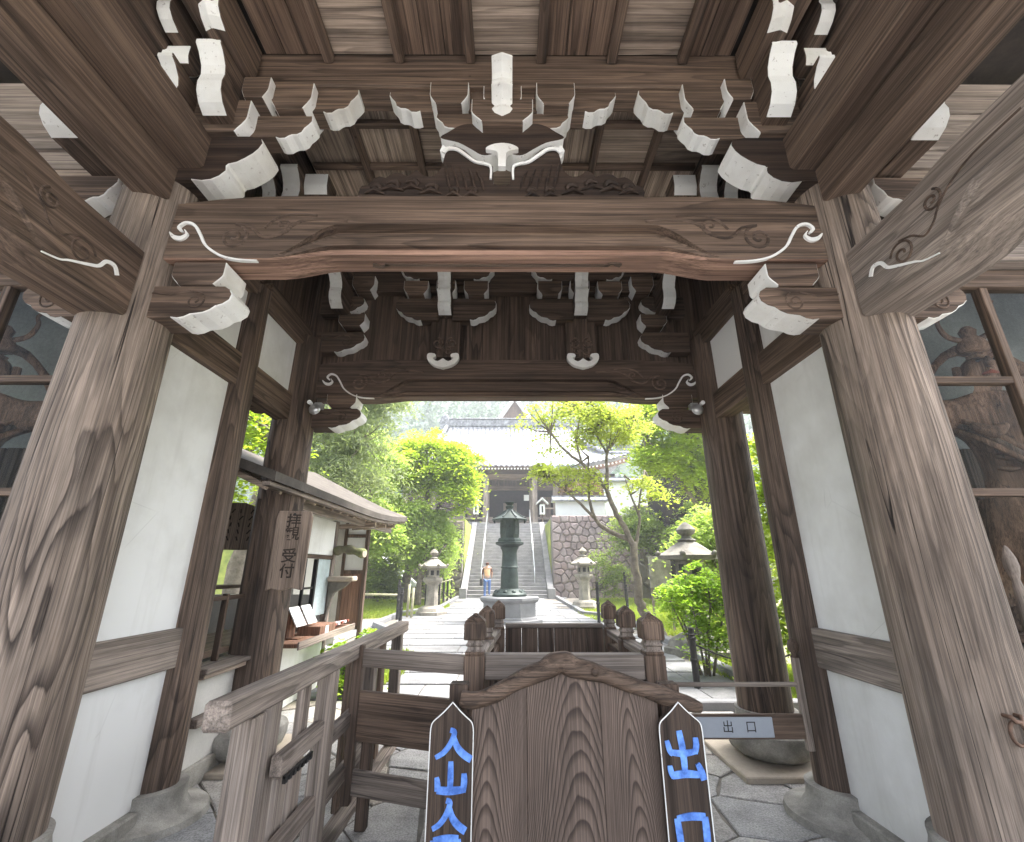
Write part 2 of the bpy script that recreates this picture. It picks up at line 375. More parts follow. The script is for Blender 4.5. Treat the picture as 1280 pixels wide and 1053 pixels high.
    def build(s, name, mats, parent=None, loc=None, smooth=False, bevel=0.0, auto=None, off=None):
        me = bpy.data.meshes.new(name)
        vs = s.v
        if off is None and parent is not None and loc is None:
            # vertices are given in world space; keep them there under an unrotated parent
            w = Vector((0, 0, 0)); p = parent
            while p is not None: w += p.location; p = p.parent
            off = w
        if off is not None and Vector(off).length > 0:
            vs = [(x-off[0], y-off[1], z-off[2]) for x, y, z in vs]
        me.from_pydata(vs, [], s.f)
        if isinstance(mats, str): mats = [mats]
        for m in mats: me.materials.append(MATS[m])
        if len(mats) > 1: me.polygons.foreach_set('material_index', s.m)
        if smooth: me.polygons.foreach_set('use_smooth', [True]*len(me.polygons))
        me.validate(); me.update()
        o = bpy.data.objects.new(name, me); link(o)
        if auto is not None:
            import bmesh
            bm = bmesh.new(); bm.from_mesh(me); bmesh.ops.recalc_face_normals(bm, faces=bm.faces)
            for e in bm.edges:
                e.smooth = not (len(e.link_faces) == 2 and e.calc_face_angle(0) > auto)
            for fc in bm.faces: fc.smooth = True
            bm.to_mesh(me); bm.free()
        else:
            import bmesh
            bm = bmesh.new(); bm.from_mesh(me); bmesh.ops.recalc_face_normals(bm, faces=bm.faces); bm.to_mesh(me); bm.free()
        if bevel:
            md = o.modifiers.new('edge', 'BEVEL'); md.width = bevel; md.segments = 1; md.limit_method = 'ANGLE'; md.angle_limit = R(40)
        if parent is not None: o.parent = parent
        if loc is not None: o.location = loc
        return o
def copy_of(o, parent=None, loc=None):
    c = o.copy(); link(c); c.parent = parent if parent is not None else o.parent
    if loc is not None: c.location = loc
    return c
def boxpart(name, mat, parent, x0, x1, y0, y1, z0, z1, bevel=0.006):
    """one box part whose own origin is its centre, so its grain differs from its neighbours'"""
    c = ((x0+x1)/2, (y0+y1)/2, (z0+z1)/2); m = MB().box(x0-c[0], x1-c[0], y0-c[1], y1-c[1], z0-c[2], z1-c[2])
    w = Vector((0, 0, 0)); p = parent
    while p is not None: w += p.location; p = p.parent
    o = m.build(name, mat, None, None, bevel=bevel); o.parent = parent; o.location = Vector(c) - w
    return o
def bez(p0, p1, p2, n=6, first=True):
    o = []
    for i in range(0 if first else 1, n+1):
        t = i/n; o.append(tuple((1-t)**2*a + 2*t*(1-t)*b + t*t*c for a, b, c in zip(p0, p1, p2)))
    return o
def smoothline(pts, n=6):
    """Catmull-Rom through the points"""
    out = []; P = [Vector(p) for p in pts]
    for i in range(len(P)-1):
        a = P[max(i-1, 0)]; b = P[i]; c = P[i+1]; d = P[min(i+2, len(P)-1)]
        for k in range(n):
            t = k/n
            out.append(0.5*((2*b) + (c-a)*t + (2*a-5*b+4*c-d)*t*t + (3*b-a-3*c+d)*t**3))
    out.append(P[-1]); return out
def spiral(c, r0, turns, n=22, a0=0.0, sgn=1, plane='xz', y=0.0):
    o = []
    for i in range(n+1):
        t = i/n; r = r0*(1-0.85*t); a = a0 + sgn*turns*2*math.pi*t
        p, q = c[0]+r*math.cos(a), c[1]+r*math.sin(a)
        o.append((p, y, q) if plane == 'xz' else (y, p, q))
    return o
# ------------------------------------------------------------------ the temple gate
gate = thing('temple_gate', 'large weathered timber temple gate with white painted bracket ends over the passage', 'gate', (0, 2.45, 0))
CX, FY, MY, BY = 2.27, 2.45, 3.57, 4.66      # column axes: half passage width, front / middle / back rows

def ribbon(mb, pts, w, c0, c1, plane='xz', mi=0):
    """flat tapered band along a 2D line, extruded c0..c1"""
    P = [Vector((p[0], p[1])) for p in pts]; n = len(P); Lf = []; Rt = []
    for i, p in enumerate(P):
        d = (P[min(i+1, n-1)] - P[max(i-1, 0)]).normalized(); nn = Vector((-d.y, d.x))
        t = i/(n-1); ww = w(t) if callable(w) else w
        Lf.append(p+nn*ww/2); Rt.append(p-nn*ww/2)
    for i in range(n-1):
        mb.prism([tuple(Lf[i]), tuple(Lf[i+1]), tuple(Rt[i+1]), tuple(Rt[i])], c0, c1, plane, mi, white=(), wmi=mi)
def smooth2(pts, n=5): return [(p.x, p.y) for p in smoothline([(a, b, 0) for a, b in pts], n)]

# ---- columns with their foundation stones
def column(s, y, r, top, mat, base=True, twist=0, cx=None, sink=0.0):
    cx = CX if cx is None else cx
    mb = MB(); prof = []
    for i in range(15):
        t = i/14; z = 0.40-sink + (top-0.40+sink)*t
        prof.append((r*(1.03 - 0.10*t**2) , z))
    n = 40; i0 = len(mb.v)
    for k, (rr, z) in enumerate(prof):
        for j in range(n):
            a = 2*math.pi*j/n
            w = 1 + 0.012*math.sin(3*a+z*1.3+twist) + 0.009*math.sin(7*a-z*0.7+twist*2)
            mb.v.append((rr*w*math.cos(a), rr*w*math.sin(a), z))
    for k in range(len(prof)-1):
        for j in range(n): mb.f.append((k*n+j, k*n+(j+1) % n, (k+1)*n+(j+1) % n, (k+1)*n+j)); mb.m.append(0)
    mb.f.append(tuple(range((len(prof)-1)*n, len(prof)*n))); mb.m.append(0)
    mb.f.append(tuple(reversed(range(n)))); mb.m.append(0)
    o = mb.build('column', mat, gate, loc=(s*cx, y-FY, 0), auto=R(50), off=(0, 0, 0))
    kk = r/0.215
    st = MB().lathe([(q*max(kk, 0.82) if q < 0.3 else q, zz) for q, zz in [(0.20, 0.055), (0.27, 0.07), (0.325, 0.11), (0.35, 0.17), (0.355, 0.225), (0.345, 0.255), (0.29, 0.275), (0.258, 0.31), (0.247, 0.36), (0.25, 0.40), (0.2, 0.402)]], n=40)
    b = st.build('foundation_stone', 'stone_base', o, loc=(0, 0, -sink), auto=R(50), off=(0, 0, 0))
    if sink: return o
    sl = MB().box(-0.45, 0.45, -0.45, 0.45, 0.004, 0.055).build('plinth_slab', 'stone_tan', o, loc=(0, 0, 0), bevel=0.008, off=(0, 0, 0))
    sl.scale = (1 if s > 0 else 1, 1, 1)
    return o
for s in (-1, 1):
    column(s, FY, 0.235, 4.06, 'wood_column_front', twist=s)
    column(s, MY, 0.145, 4.0, 'wood_column', twist=2+s, sink=0.20)
    column(s, 4.51 if s > 0 else 4.58, 0.215, 4.0, 'wood_column', twist=4+s, cx=2.32 if s > 0 else 2.24)

# ---- side walls: rails, plaster, ground sills
for s in (-1, 1):
    a = s*CX
    def wallbox(name, mat, w, y0, y1, z0, z1, bevel=0.006): return boxpart(name, mat, gate, a-w/2, a+w/2, y0, y1, z0, z1, bevel)
    wallbox('lower_rail', 'wood_grey_y', 0.15, FY+0.1, MY-0.1, 0.91, 1.16)
    wallbox('upper_rail', 'wood_beam_y', 0.16, FY+0.1, MY-0.1, 3.01, 3.29)
    wallbox('upper_rail', 'wood_beam_y', 0.16, MY+0.1, BY-0.1, 3.01, 3.29)
    wallbox('head_beam', 'wood_beam_y', 0.20, FY+0.1, MY-0.1, 3.88, 4.14)
    wallbox('head_beam', 'wood_beam_y', 0.20, MY+0.1, BY-0.1, 3.88, 4.14)
    wallbox('plaster_panel', 'plaster', 0.06, FY+0.1, MY-0.1, 0.14, 0.91, 0)
    wallbox('plaster_panel', 'plaster', 0.06, FY+0.1, MY-0.1, 1.16, 3.01, 0)
    wallbox('plaster_panel', 'plaster', 0.06, FY+0.1, MY-0.1, 3.29, 3.88, 0)
    wallbox('plaster_panel', 'plaster', 0.06, MY+0.1, BY-0.1, 3.29, 3.88, 0)
    wallbox('ground_sill', 'stone_base', 0.18, FY+0.2, MY-0.2, 0.003, 0.14, 0.01)
    # boarding above the head beams, up to the roof
    for k in range(6):
        y0 = FY + 0.12 + k*(BY-FY-0.13)/6
        wallbox('wall_board', 'wood_dark_z', 0.05, y0, y0+(BY-FY-0.13)/6-0.003, 4.14, 5.355, 0.004)

# ---- rainbow beams (koryo): lofted so the belly rises in the middle and the lower edge carries a moulding
def koryo(name, half, y0, y1, ztop, zend, zmid, step, xa, mats, drop=0.07, cxoff=0.0):
    """beam along x; bottom at zend near the posts, zmid in the middle, moulded step between |x|<xa"""
    mb = MB(); xs = []
    N = 56
    for i in range(N+1): xs.append(-half + 2*half*i/N)
    secs = []
    for x in xs:
        ax = abs(x); u = max(0.0, min(1.0, (xa-ax)/0.42)); u = u*u*(3-2*u)
        zb = zend + (zmid-zend)*u
        zt = ztop - drop*max(0.0, (ax-half*0.62)/(half*0.38))**2
        m1 = step*u; d = 0.055*u
        sec = [(y0, zt), (y0, zb+0.02+m1*2.30), (y0+d*1.3, zb+0.016+m1*2.28), (y0+d*1.3, zb+0.012+m1*1.42), (y0+d*0.25, zb+0.010+m1*1.36), (y0+d*0.25, zb+0.008+m1*0.66), (y0+d*0.9, zb+0.007+m1*0.62), (y0+d*0.9, zb+0.006+m1*0.22), (y0+d*0.4+0.010, zb),
               (y1-d*0.35-0.018, zb), (y1-d*0.35, zb+0.03), (y1, zb+0.05+m1*2.1), (y1, zt), ]
        secs.append([(x+cxoff, yy, zz) for yy, zz in sec])
    n = len(secs[0])
    for sct in secs: mb.v += sct
    for k in range(N):
        for j in range(n):
            jj = (j+1) % n
            mb.f.append((k*n+j, (k+1)*n+j, (k+1)*n+jj, k*n+jj)); mb.m.append(1 if j in (6, 7, 8) else 0)
    mb.f.append(tuple(range(n))); mb.m.append(0)
    mb.f.append(tuple(reversed(range(N*n, (N+1)*n)))); mb.m.append(0)
    return mb.build(name, mats, gate, auto=R(28))
main_beam = koryo('main_beam', 2.06, 2.33, 2.56, 3.86, 3.37, 3.42, 0.085, 1.42, ['wood_beam_x', 'wood_red_x'])
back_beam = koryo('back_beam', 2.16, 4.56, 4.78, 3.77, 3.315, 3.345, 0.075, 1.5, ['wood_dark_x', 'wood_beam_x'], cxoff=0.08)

def beam_carving(parent, s, y, k=1.0, dz=0.0, dx=0.0, dark='wood_dark_x'):
    """white hook line and incised scrolls at a beam end (s = side)"""
    T = lambda p: (s*(abs(p[0])*1.0+dx), p[1]+dz)
    hook = smooth2([T(p) for p in [(-2.055, 3.562), (-2.02, 3.525), (-1.975, 3.515), (-1.945, 3.545), (-1.965, 3.58)]], 5)
    mb = MB(); ribbon(mb, hook, lambda t: 0.006+0.024*math.sin(math.pi*min(1, t*1.1)), y-0.014, y+0.01)
    line = smooth2([T(p) for p in [(-1.975, 3.565), (-2.005, 3.60), (-1.97, 3.635), (-1.91, 3.615), (-1.86, 3.545), (-1.815, 3.47), (-1.75, 3.415), (-1.68, 3.378), (-1.58, 3.356), (-1.47, 3.350)]], 5)
    ribbon(mb, line, lambda t: 0.015*(1-t)**0.6*min(1, t*9+0.3)+0.006, y-0.014, y+0.01)
    mb.build('painted_hook', 'white_paint', parent)
    g = MB()
    c = T((-1.655, 3.535)); g.tube(spiral(c, 0.095, 1.6, 30, math.pi/2, s, 'xz', y+0.004), 0.013, 6)
    c2 = T((-1.36, 3.63)); g.tube(spiral(c2, 0.05, 1.1, 20, -math.pi/2, -s, 'xz', y+0.004), 0.011, 6)
    w = smoothline([(T(p)[0], y+0.001, T(p)[1]) for p in [(-1.655, 3.63), (-1.56, 3.61), (-1.49, 3.545), (-1.42, 3.535), (-1.33, 3.575), (-1.30, 3.62), (-1.22, 3.665), (-1.08, 3.675), (-0.95, 3.66)]], 6)
    g.tube(w, 0.012, 6)
    w = smoothline([(T(p)[0], y+0.001, T(p)[1]) for p in [(-1.47, 3.60), (-1.40, 3.68), (-1.28, 3.71), (-1.15, 3.70)]], 6)
    g.tube(w, 0.010, 6)
    g.build('carved_scroll', dark, parent, smooth=True)
for s in (-1, 1):
    beam_carving(main_beam, s, 2.33)
    beam_carving(back_beam, s, 4.56, dz=-0.045, dx=0.08*s, dark='wood_beam_x')
# dark strip on the beam's underside, its colour standing in for a shaded slot
mb = MB(); ribbon(mb, smooth2([(-0.80, 2.445), (-0.74, 2.465), (-0.70, 2.445), (-0.6, 2.445), (0.6, 2.445), (0.70, 2.445), (0.74, 2.425), (0.80, 2.445)]), lambda t: 0.018 if 0.1 < t < 0.9 else 0.03, 3.408, 3.425, 'xy')
mb.build('soffit_dark_strip', 'wood_dark_x', main_beam)

# ---- bracket pieces
def masu(parent, x, y, z, w=0.27, h=0.22, d=0.24, run='x', name='bearing_block'):
    """bearing block; white on the two faces that look along 'run'"""
    hw = w/2; b = hw*0.66
    cur = [(hw, h*0.45), (hw*0.97, h*0.36), (hw*0.86, h*0.22), (hw*0.74, h*0.10), (b, 0)]
    poly = [(-p, q) for p, q in cur][::-1]
    poly = cur[::-1] + [(hw, h), (-hw, h)] + [(-p, q) for p, q in cur]
    n = len(poly); white = set(range(0, 5)) | set(range(6, 11))
    mb = MB().prism(poly, -d/2, d/2, 'xz' if run == 'x' else 'yz', 0, white)
    off = Vector((0, 0, 0)); p = parent
    while p is not None: off += p.location; p = p.parent
    o = mb.build(name, ['wood_beam_'+run, 'white_paint'], None, None, bevel=0.004); o.parent = parent
    o.location = Vector((x, y, z)) - off
    return o
def place(mb, name, mats, parent, x, y, z, bevel=0.004, auto=None):
    off = Vector((0, 0, 0)); p = parent
    while p is not None: off += p.location; p = p.parent
    o = mb.build(name, mats, None, None, bevel=bevel, auto=auto); o.parent = parent; o.location = Vector((x, y, z)) - off
    return o
def arm(parent, x, y, z, L, h=0.20, w=0.12, run='x', ends=(1, 1), name='bracket_arm', mat='wood_beam'):
    """bracket arm with under-curved white ends; L = (left reach, right reach)"""
    l, r = L
    def end(sg, reach):
        k = h/0.2
        return [(sg*(reach-0.235), 0.0), (sg*(reach-0.21), -0.012*k), (sg*(reach-0.17), -0.010*k), (sg*(reach-0.145), 0.012*k), (sg*(reach-0.125), 0.022*k), (sg*(reach-0.09), 0.024*k), (sg*(reach-0.06), 0.045*k), (sg*(reach-0.045), 0.085*k), (sg*(reach-0.02), 0.115*k), (sg*reach, h*0.74), (sg*(reach-0.004), h)]
    right = end(1, r); left = end(-1, l)
    poly = right + left[::-1]
    n = len(poly)
    white = set()
    if ends[1]: white |= set(range(0, 10))
    if ends[0]: white |= set(range(11, 21))
    mb = MB().prism(poly, -w/2, w/2, 'xz' if run == 'x' else 'yz', 0, white)
    return place(mb, name, [mat+'_'+run, 'white_paint'], parent, x, y, z)
def cloud_nose(parent, x, y, z, sg, L=0.55, h=0.25, w=0.16, run='x', name='carved_nose', mat='wood_beam', scroll=True):
    """cloud-scroll nose that juts out from a post; its under edge is white"""
    raw = [(0, 0), (0.40, 0.0), (0.47, -0.03), (0.54, 0.01), (0.60, 0.10), (0.66, 0.12), (0.73, 0.15), (0.80, 0.24), (0.85, 0.36), (0.92, 0.42), (0.985, 0.56), (1.0, 0.74), (0.97, 0.88), (0.90, 1.0), (0, 1.0)]
    poly = [(sg*a*L, b*h) for a, b in raw]
    white = set(range(1, 12))
    mb = MB().prism(poly, -w/2, w/2, 'xz' if run == 'x' else 'yz', 0, white)
    o = place(mb, name, [mat+'_'+run, 'white_paint'], parent, x, y, z)
    if scroll:
        g = MB()
        c = (sg*L*0.62, h*0.52)
        if run == 'x':
            g.tube(spiral(c, h*0.30, 1.5, 26, math.pi*0.6, -sg, 'xz', -w/2-0.001), 0.006, 6)
            g.tube([(sg*L*0.1, -w/2-0.001, h*0.78), (sg*L*0.35, -w/2-0.001, h*0.70), (sg*L*0.55, -w/2-0.001, h*0.84)], 0.005, 6)
            g.build('carved_scroll', 'wood_dark_'+run, o, loc=(0, 0, 0), smooth=True, off=(0, 0, 0))
    return o
def s_nose(parent, x, y, z, L, h=0.42, w=0.16, name='projecting_arm', ridge=0.0, mat='wood_beam'):
    """arm that projects towards the viewer (-y) by L from y; S-curved white end"""
    e = [(0.0, 0.0), (-(L-0.20), 0.0), (-(L-0.14), 0.04*h/0.42), (-(L-0.10), 0.10*h/0.42), (-(L-0.09), 0.17*h/0.42), (-(L-0.10), 0.24*h/0.42), (-(L-0.085), 0.30*h/0.42), (-(L-0.04), 0.36*h/0.42), (-L, 0.39*h/0.42), (-L, h), (0.0, h)]
    white = set(range(1, 9))
    mb = MB().prism(e, -w/2, w/2, 'yz', 0, white, 1, ridge, (-1, -0.6))
    return place(mb, name, [mat+'_y', 'white_paint'], parent, x, y, z)

# ---- capital brackets under the beams, at the columns
for s in (-1, 1):
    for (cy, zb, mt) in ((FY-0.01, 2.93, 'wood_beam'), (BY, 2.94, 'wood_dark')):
        st = sub('bracket_set', gate, (s*CX, cy-FY, zb)); ox = 0.08 if cy > 3 else 0.0
        cloud_nose(st, s*(CX-0.12)+ox, cy, zb+0.035, -s, 0.56, 0.215, 0.20, 'x', mat=mt)
        if cy < 3: cloud_nose(st, s*(CX+0.12), cy, zb+0.04, s, 0.46, 0.215, 0.20, 'x', mat=mt)
        masu(st, s*1.82+ox, cy, zb+0.255, 0.32, 0.16, 0.22)
        masu(st, s*(CX+0.42), cy, zb+0.27, 0.30, 0.15, 0.26)

# ---- corner brackets above the front columns
for s in (-1, 1):
    st = sub('bracket_set', gate, (s*CX, 0, 3.9))
    cloud = [(0, 3.955), (0.26, 3.955), (0.33, 3.945), (0.39, 3.955), (0.44, 3.985), (0.475, 4.03), (0.468, 4.07), (0.48, 4.085), (0.53, 4.10), (0.58, 4.135), (0.625, 4.175), (0.655, 4.215), (0.675, 4.265), (0.66, 4.305), (0.58, 4.33), (0, 4.33)]
    mb = MB().prism([(-s*a, b-3.98) for a, b in cloud], -0.11, 0.11, 'xz', 0, set(range(1, 13)))
    place(mb, 'carved_nose', ['wood_carved_x', 'white_paint'], st, s*(CX-0.02), 2.40, 3.98)
    masu(st, s*1.90, 2.40, 4.335, 0.40, 0.29, 0.28)
    # the arm that carries the purlin, and the block on its end
    arm(st, s*1.78, 2.42, 4.40, (0.5, 0.47) if s < 0 else (0.47, 0.5), 0.20, 0.13, 'x', (0, 1) if s < 0 else (1, 0))
    masu(st, s*1.46, 2.42, 4.60, 0.29, 0.25, 0.24)
    arm(st, s*1.62, 2.44, 4.66, (0.5, 0.60) if s < 0 else (0.60, 0.5), 0.24, 0.14, 'x', (0, 1) if s < 0 else (1, 0))
    # arms towards the viewer, two tiers
    s_nose(st, s*1.87, 2.42, 4.40, 0.42, 0.42, 0.165)
    s_nose(st, s*1.80, 2.30, 4.82, 0.54, 0.30, 0.13, ridge=0.03)
    masu(st, s*1.68, 2.34, 4.62, 0.19, 0.20, 0.2, 'x')
    masu(st, s*2.03, 2.34, 4.62, 0.15, 0.18, 0.2, 'x')
    # small arms on the column axis
    s_nose(st, s*2.12, 2.40, 4.33, 0.40, 0.36, 0.10)
    masu(st, s*2.12, 2.12, 4.70, 0.13, 0.14, 0.18, 'y')
    s_nose(st, s*2.10, 2.2, 4.84, 0.42, 0.26, 0.09)
    # second set deeper in, behind the main beam
    st2 = sub('bracket_set', gate, (s*CX, MY-FY, 4.2))
    s_nose(st2, s*1.78, 3.35, 4.36, 0.42, 0.44, 0.15)
    masu(st2, s*1.60, 3.15, 4.62, 0.20, 0.2, 0.2, 'y')
    s_nose(st2, s*2.0, 3.35, 4.40, 0.36, 0.36, 0.12)
    # on the back columns
    st3 = sub('bracket_set', gate, (s*CX, BY-FY, 3.8))
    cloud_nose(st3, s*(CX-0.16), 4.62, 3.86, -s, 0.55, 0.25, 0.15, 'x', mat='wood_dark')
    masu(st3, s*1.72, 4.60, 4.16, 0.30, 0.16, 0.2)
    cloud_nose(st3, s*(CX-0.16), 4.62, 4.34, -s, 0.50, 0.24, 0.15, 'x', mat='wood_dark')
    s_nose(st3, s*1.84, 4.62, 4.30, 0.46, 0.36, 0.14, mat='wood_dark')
    masu(st3, s*1.62, 4.56, 4.60, 0.26, 0.2, 0.2)

# ---- frog-leg strut and the middle bracket on the main beam
mid = sub('middle_bracket', gate, (0.03, -0.08, 3.87))
kh = [(0.0, 0.10), (0.055, 0.10), (0.062, 0.235), (0.13, 0.262), (0.20, 0.30), (0.26, 0.36), (0.335, 0.395), (0.375, 0.375), (0.395, 0.30), (0.41, 0.22), (0.45, 0.165), (0.50, 0.155), (0.545, 0.18), (0.575, 0.20), (0.605, 0.185), (0.63, 0.155), (0.69, 0.185), (0.74, 0.175), (0.775, 0.145), (0.82, 0.155), (0.865, 0.13), (0.89, 0.09), (0.93, 0.085), (0.945, 0.04), (0.935, 0.0)]
poly = smooth2([(p, q*1.14) for p, q in kh], 2)
right = poly; left = [(-a, b) for a, b in poly[::-1]]
full = left[:-1] + right[1:]
# open foot between the legs: the small white lined slot
mb = MB(); nL = len(left)-1
w_in = set(range(len(left)-1-16, len(left)-1)) | set(range(nL-1, nL-1+16))
mb.prism(full, -0.07, 0.07, 'xz', 0, w_in)
place(mb, 'frog_leg_strut', ['wood_carved_x', 'white_paint'], mid, 0.03, 2.42, 3.87, bevel=0.0)
for s in (-1, 1):      # leaf carving on the legs
    g = MB()
    for (cx, cz, r) in ((0.73, 0.10, 0.055), (0.60, 0.11, 0.05), (0.84, 0.075, 0.045), (0.47, 0.075, 0.05), (0.32, 0.05, 0.035), (0.20, 0.05, 0.035)):
        g.tube([(s*(cx+0.55*r*math.cos(a)*1.4), -0.074, cz+0.5*r*math.sin(a)) for a in [math.pi*(0.1+i*0.17) for i in range(8)]], [0.006+0.016*math.sin(math.pi*i/7) for i in range(8)], 6)
        g.tube([(s*(cx-r*1.5), -0.074, cz-0.05), (s*cx, -0.08, cz-0.02), (s*(cx+r*1.4), -0.074, cz-0.045)], [0.006, 0.022, 0.006], 6)
    for k in range(5):
        x0 = 0.12+k*0.055
        g.tube([(s*x0, -0.072, 0.06), (s*(x0+0.02), -0.078, 0.15), (s*(x0+0.05), -0.072, 0.22+k*0.02)], [0.005, 0.014, 0.005], 6)
    place(g, 'leaf_carving', 'wood_carved_x', mid, 0.03, 2.42, 3.87, bevel=0, auto=R(60))['kind'] = 'stuff'
# the upper cross piece with cloud edges
uh = [(0.0, 0.0), (0.075, -0.045), (0.14, -0.05), (0.21, 0.0), (0.30, 0.06), (0.40, 0.09), (0.425, 0.115), (0.37, 0.16), (0.30, 0.215), (0.22, 0.235), (0.13, 0.20), (0.12, 0.18)]
pr = smooth2(uh, 3); full = [(-a, b) for a, b in pr[::-1]][:-1] + pr
mb = MB().prism(full, -0.075, 0.075, 'xz', 0, set(range(13, len(full)-14)))
place(mb, 'cross_piece', ['wood_carved_x', 'white_paint'], mid, 0.03, 2.41, 4.27, bevel=0)
mb = MB()
th = smooth2([(0.0, 0.205), (0.055, 0.195), (0.10, 0.17), (0.108, 0.148), (0.07, 0.14), (0.03, 0.115), (0.026, 0.0)], 4)
mb.prism([(-a, b) for a, b in th[::-1]][:-1] + th[1:], -0.02, 0.02, 'xz', 0, (), 0)
place(mb, 'white_crown', 'white_paint', mid, 0.03, 2.325, 4.09, bevel=0)
for s in (-1, 1):
    mb = MB(); ribbon(mb, smooth2([(s*0.075, 0.02), (s*0.075, 0.12), (s*0.11, 0.15), (s*0.18, 0.17), (s*0.25, 0.23), (s*0.31, 0.28), (s*0.37, 0.285), (s*0.40, 0.25)], 4), lambda t: 0.013+0.014*t, -0.006, 0.006)
    place(mb, 'white_edge', 'white_paint', mid, 0.03, 2.335, 3.99, bevel=0)
    mb = MB().prism([(s*0.35, 0.04), (s*0.405, 0.02), (s*0.43, 0.09), (s*0.41, 0.14), (s*0.375, 0.10)], -0.04, 0.04, 'xz', 0, (), 0)
    place(mb, 'white_tip', 'white_paint', mid, 0.03, 2.40, 4.20, bevel=0)
masu(mid, 0.03, 2.40, 4.42, 0.42, 0.21, 0.30)
arm(mid, 0.03, 2.43, 4.47, (0.47, 0.47), 0.16, 0.15, 'x')
for dx in (-0.375, 0.375): masu(mid, 0.03+dx, 2.40, 4.62, 0.27, 0.215, 0.24)
masu(mid, 0.03, 2.42, 4.63, 0.27, 0.20, 0.24)
arm(mid, 0.03, 2.45, 4.69, (0.83, 0.83), 0.21, 0.13, 'x')
s_nose(mid, 0.03, 2.40, 4.46, 0.24, 0.19, 0.145, ridge=0.035)
s_nose(mid, 0.03, 2.36, 4.65, 0.24, 0.21, 0.145, ridge=0.035)

# ---- purlins and ceilings
boxpart('purlin', 'wood_beam_x', gate, -1.86, 1.86, 2.34, 2.54, 4.88, 5.21, 0.01)
for s in (-1, 1):
    boxpart('side_purlin', 'wood_beam_y', gate, s*1.86-0.10, s*1.86+0.10, -2.2, 2.335, 4.90, 5.20, 0.01)
    boxpart('side_purlin', 'wood_dark_y', gate, s*1.86-0.10, s*1.86+0.10, 2.545, 4.55, 4.82, 5.10, 0.01)
boxpart('purlin', 'wood_dark_x', gate, -1.9, 1.9, 4.57, 4.74, 4.66, 5.0, 0.01)
porch = sub('porch_ceiling', gate, (0, 0, 5.2))
ribx = [-1.255, -0.735, -0.21, 0.315, 0.835, 1.36]
edges = [-1.76] + ribx + [1.76]
for i in range(len(edges)-1):
    x0, x1 = edges[i]+0.028, edges[i+1]-0.028
    cross = i in (1, 3, 5)
    if cross:      # short boards laid across, pale
        y = 2.335; k = 0
        while y > -1.8:
            d = random.uniform(0.34, 0.6); boxpart('ceiling_board', 'wood_ceil_x', porch, x0, x1, max(-1.9, y-d), y-0.006, 5.185+random.uniform(0, 0.006), 5.215, 0.003); y -= d
    else:
        n = 3; w = (x1-x0)/n
        for k in range(n): boxpart('ceiling_board', random.choice(['wood_ceildark_y', 'wood_ceildark_y', 'wood_ceil_y']) if i in (0,) else 'wood_ceildark_y', porch, x0+k*w, x0+(k+1)*w-0.005, -1.9, 2.332, 5.185+random.uniform(0, 0.008), 5.215, 0.003)
for x in ribx: boxpart('ceiling_rib', 'wood_beam_y', porch, x-0.034, x+0.034, -1.9, 2.335, 5.10, 5.18, 0.006)
inner = sub('coffered_ceiling', gate, (0, 0.9, 5.0))
gx = [-1.69, -1.19, -0.70, -0.20, 0.31, 0.81, 1.30, 1.76]; gy = [2.56, 2.70, 3.10, 3.50, 3.90, 4.30, 4.56]
for x in gx[1:-1]: boxpart('ceiling_rib', 'wood_beam_y', inner, x-0.03, x+0.03, 2.55, 4.56, 4.92, 4.985, 0.005)
for y in gy[1:-1]:
    for i in range(len(gx)-1): boxpart('ceiling_rib', 'wood_beam_x', inner, gx[i]+0.031, gx[i+1]-0.031, y-0.025, y+0.025, 4.935, 4.984, 0.004)
for i in range(len(gx)-1):
    for j in range(len(gy)-1):
        x0, x1, y0, y1 = gx[i], gx[i+1]-0.002, gy[j], gy[j+1]-0.002
        m = random.choice(['wood_ceil_x', 'wood_ceil_x', 'wood_ceil_y'])
        if random.random() < 0.3:
            xm = x0+(x1-x0)*random.uniform(0.35, 0.6)
            boxpart('ceiling_board', 'wood_ceil_y', inner, x0, xm-0.004, y0, y1, 4.99, 5.01, 0); boxpart('ceiling_board', 'wood_ceil_y', inner, xm, x1, y0, y1, 4.99, 5.01, 0)
        else: boxpart('ceiling_board', m, inner, x0, x1, y0, y1, 4.988+random.uniform(0, 0.004), 5.01, 0)

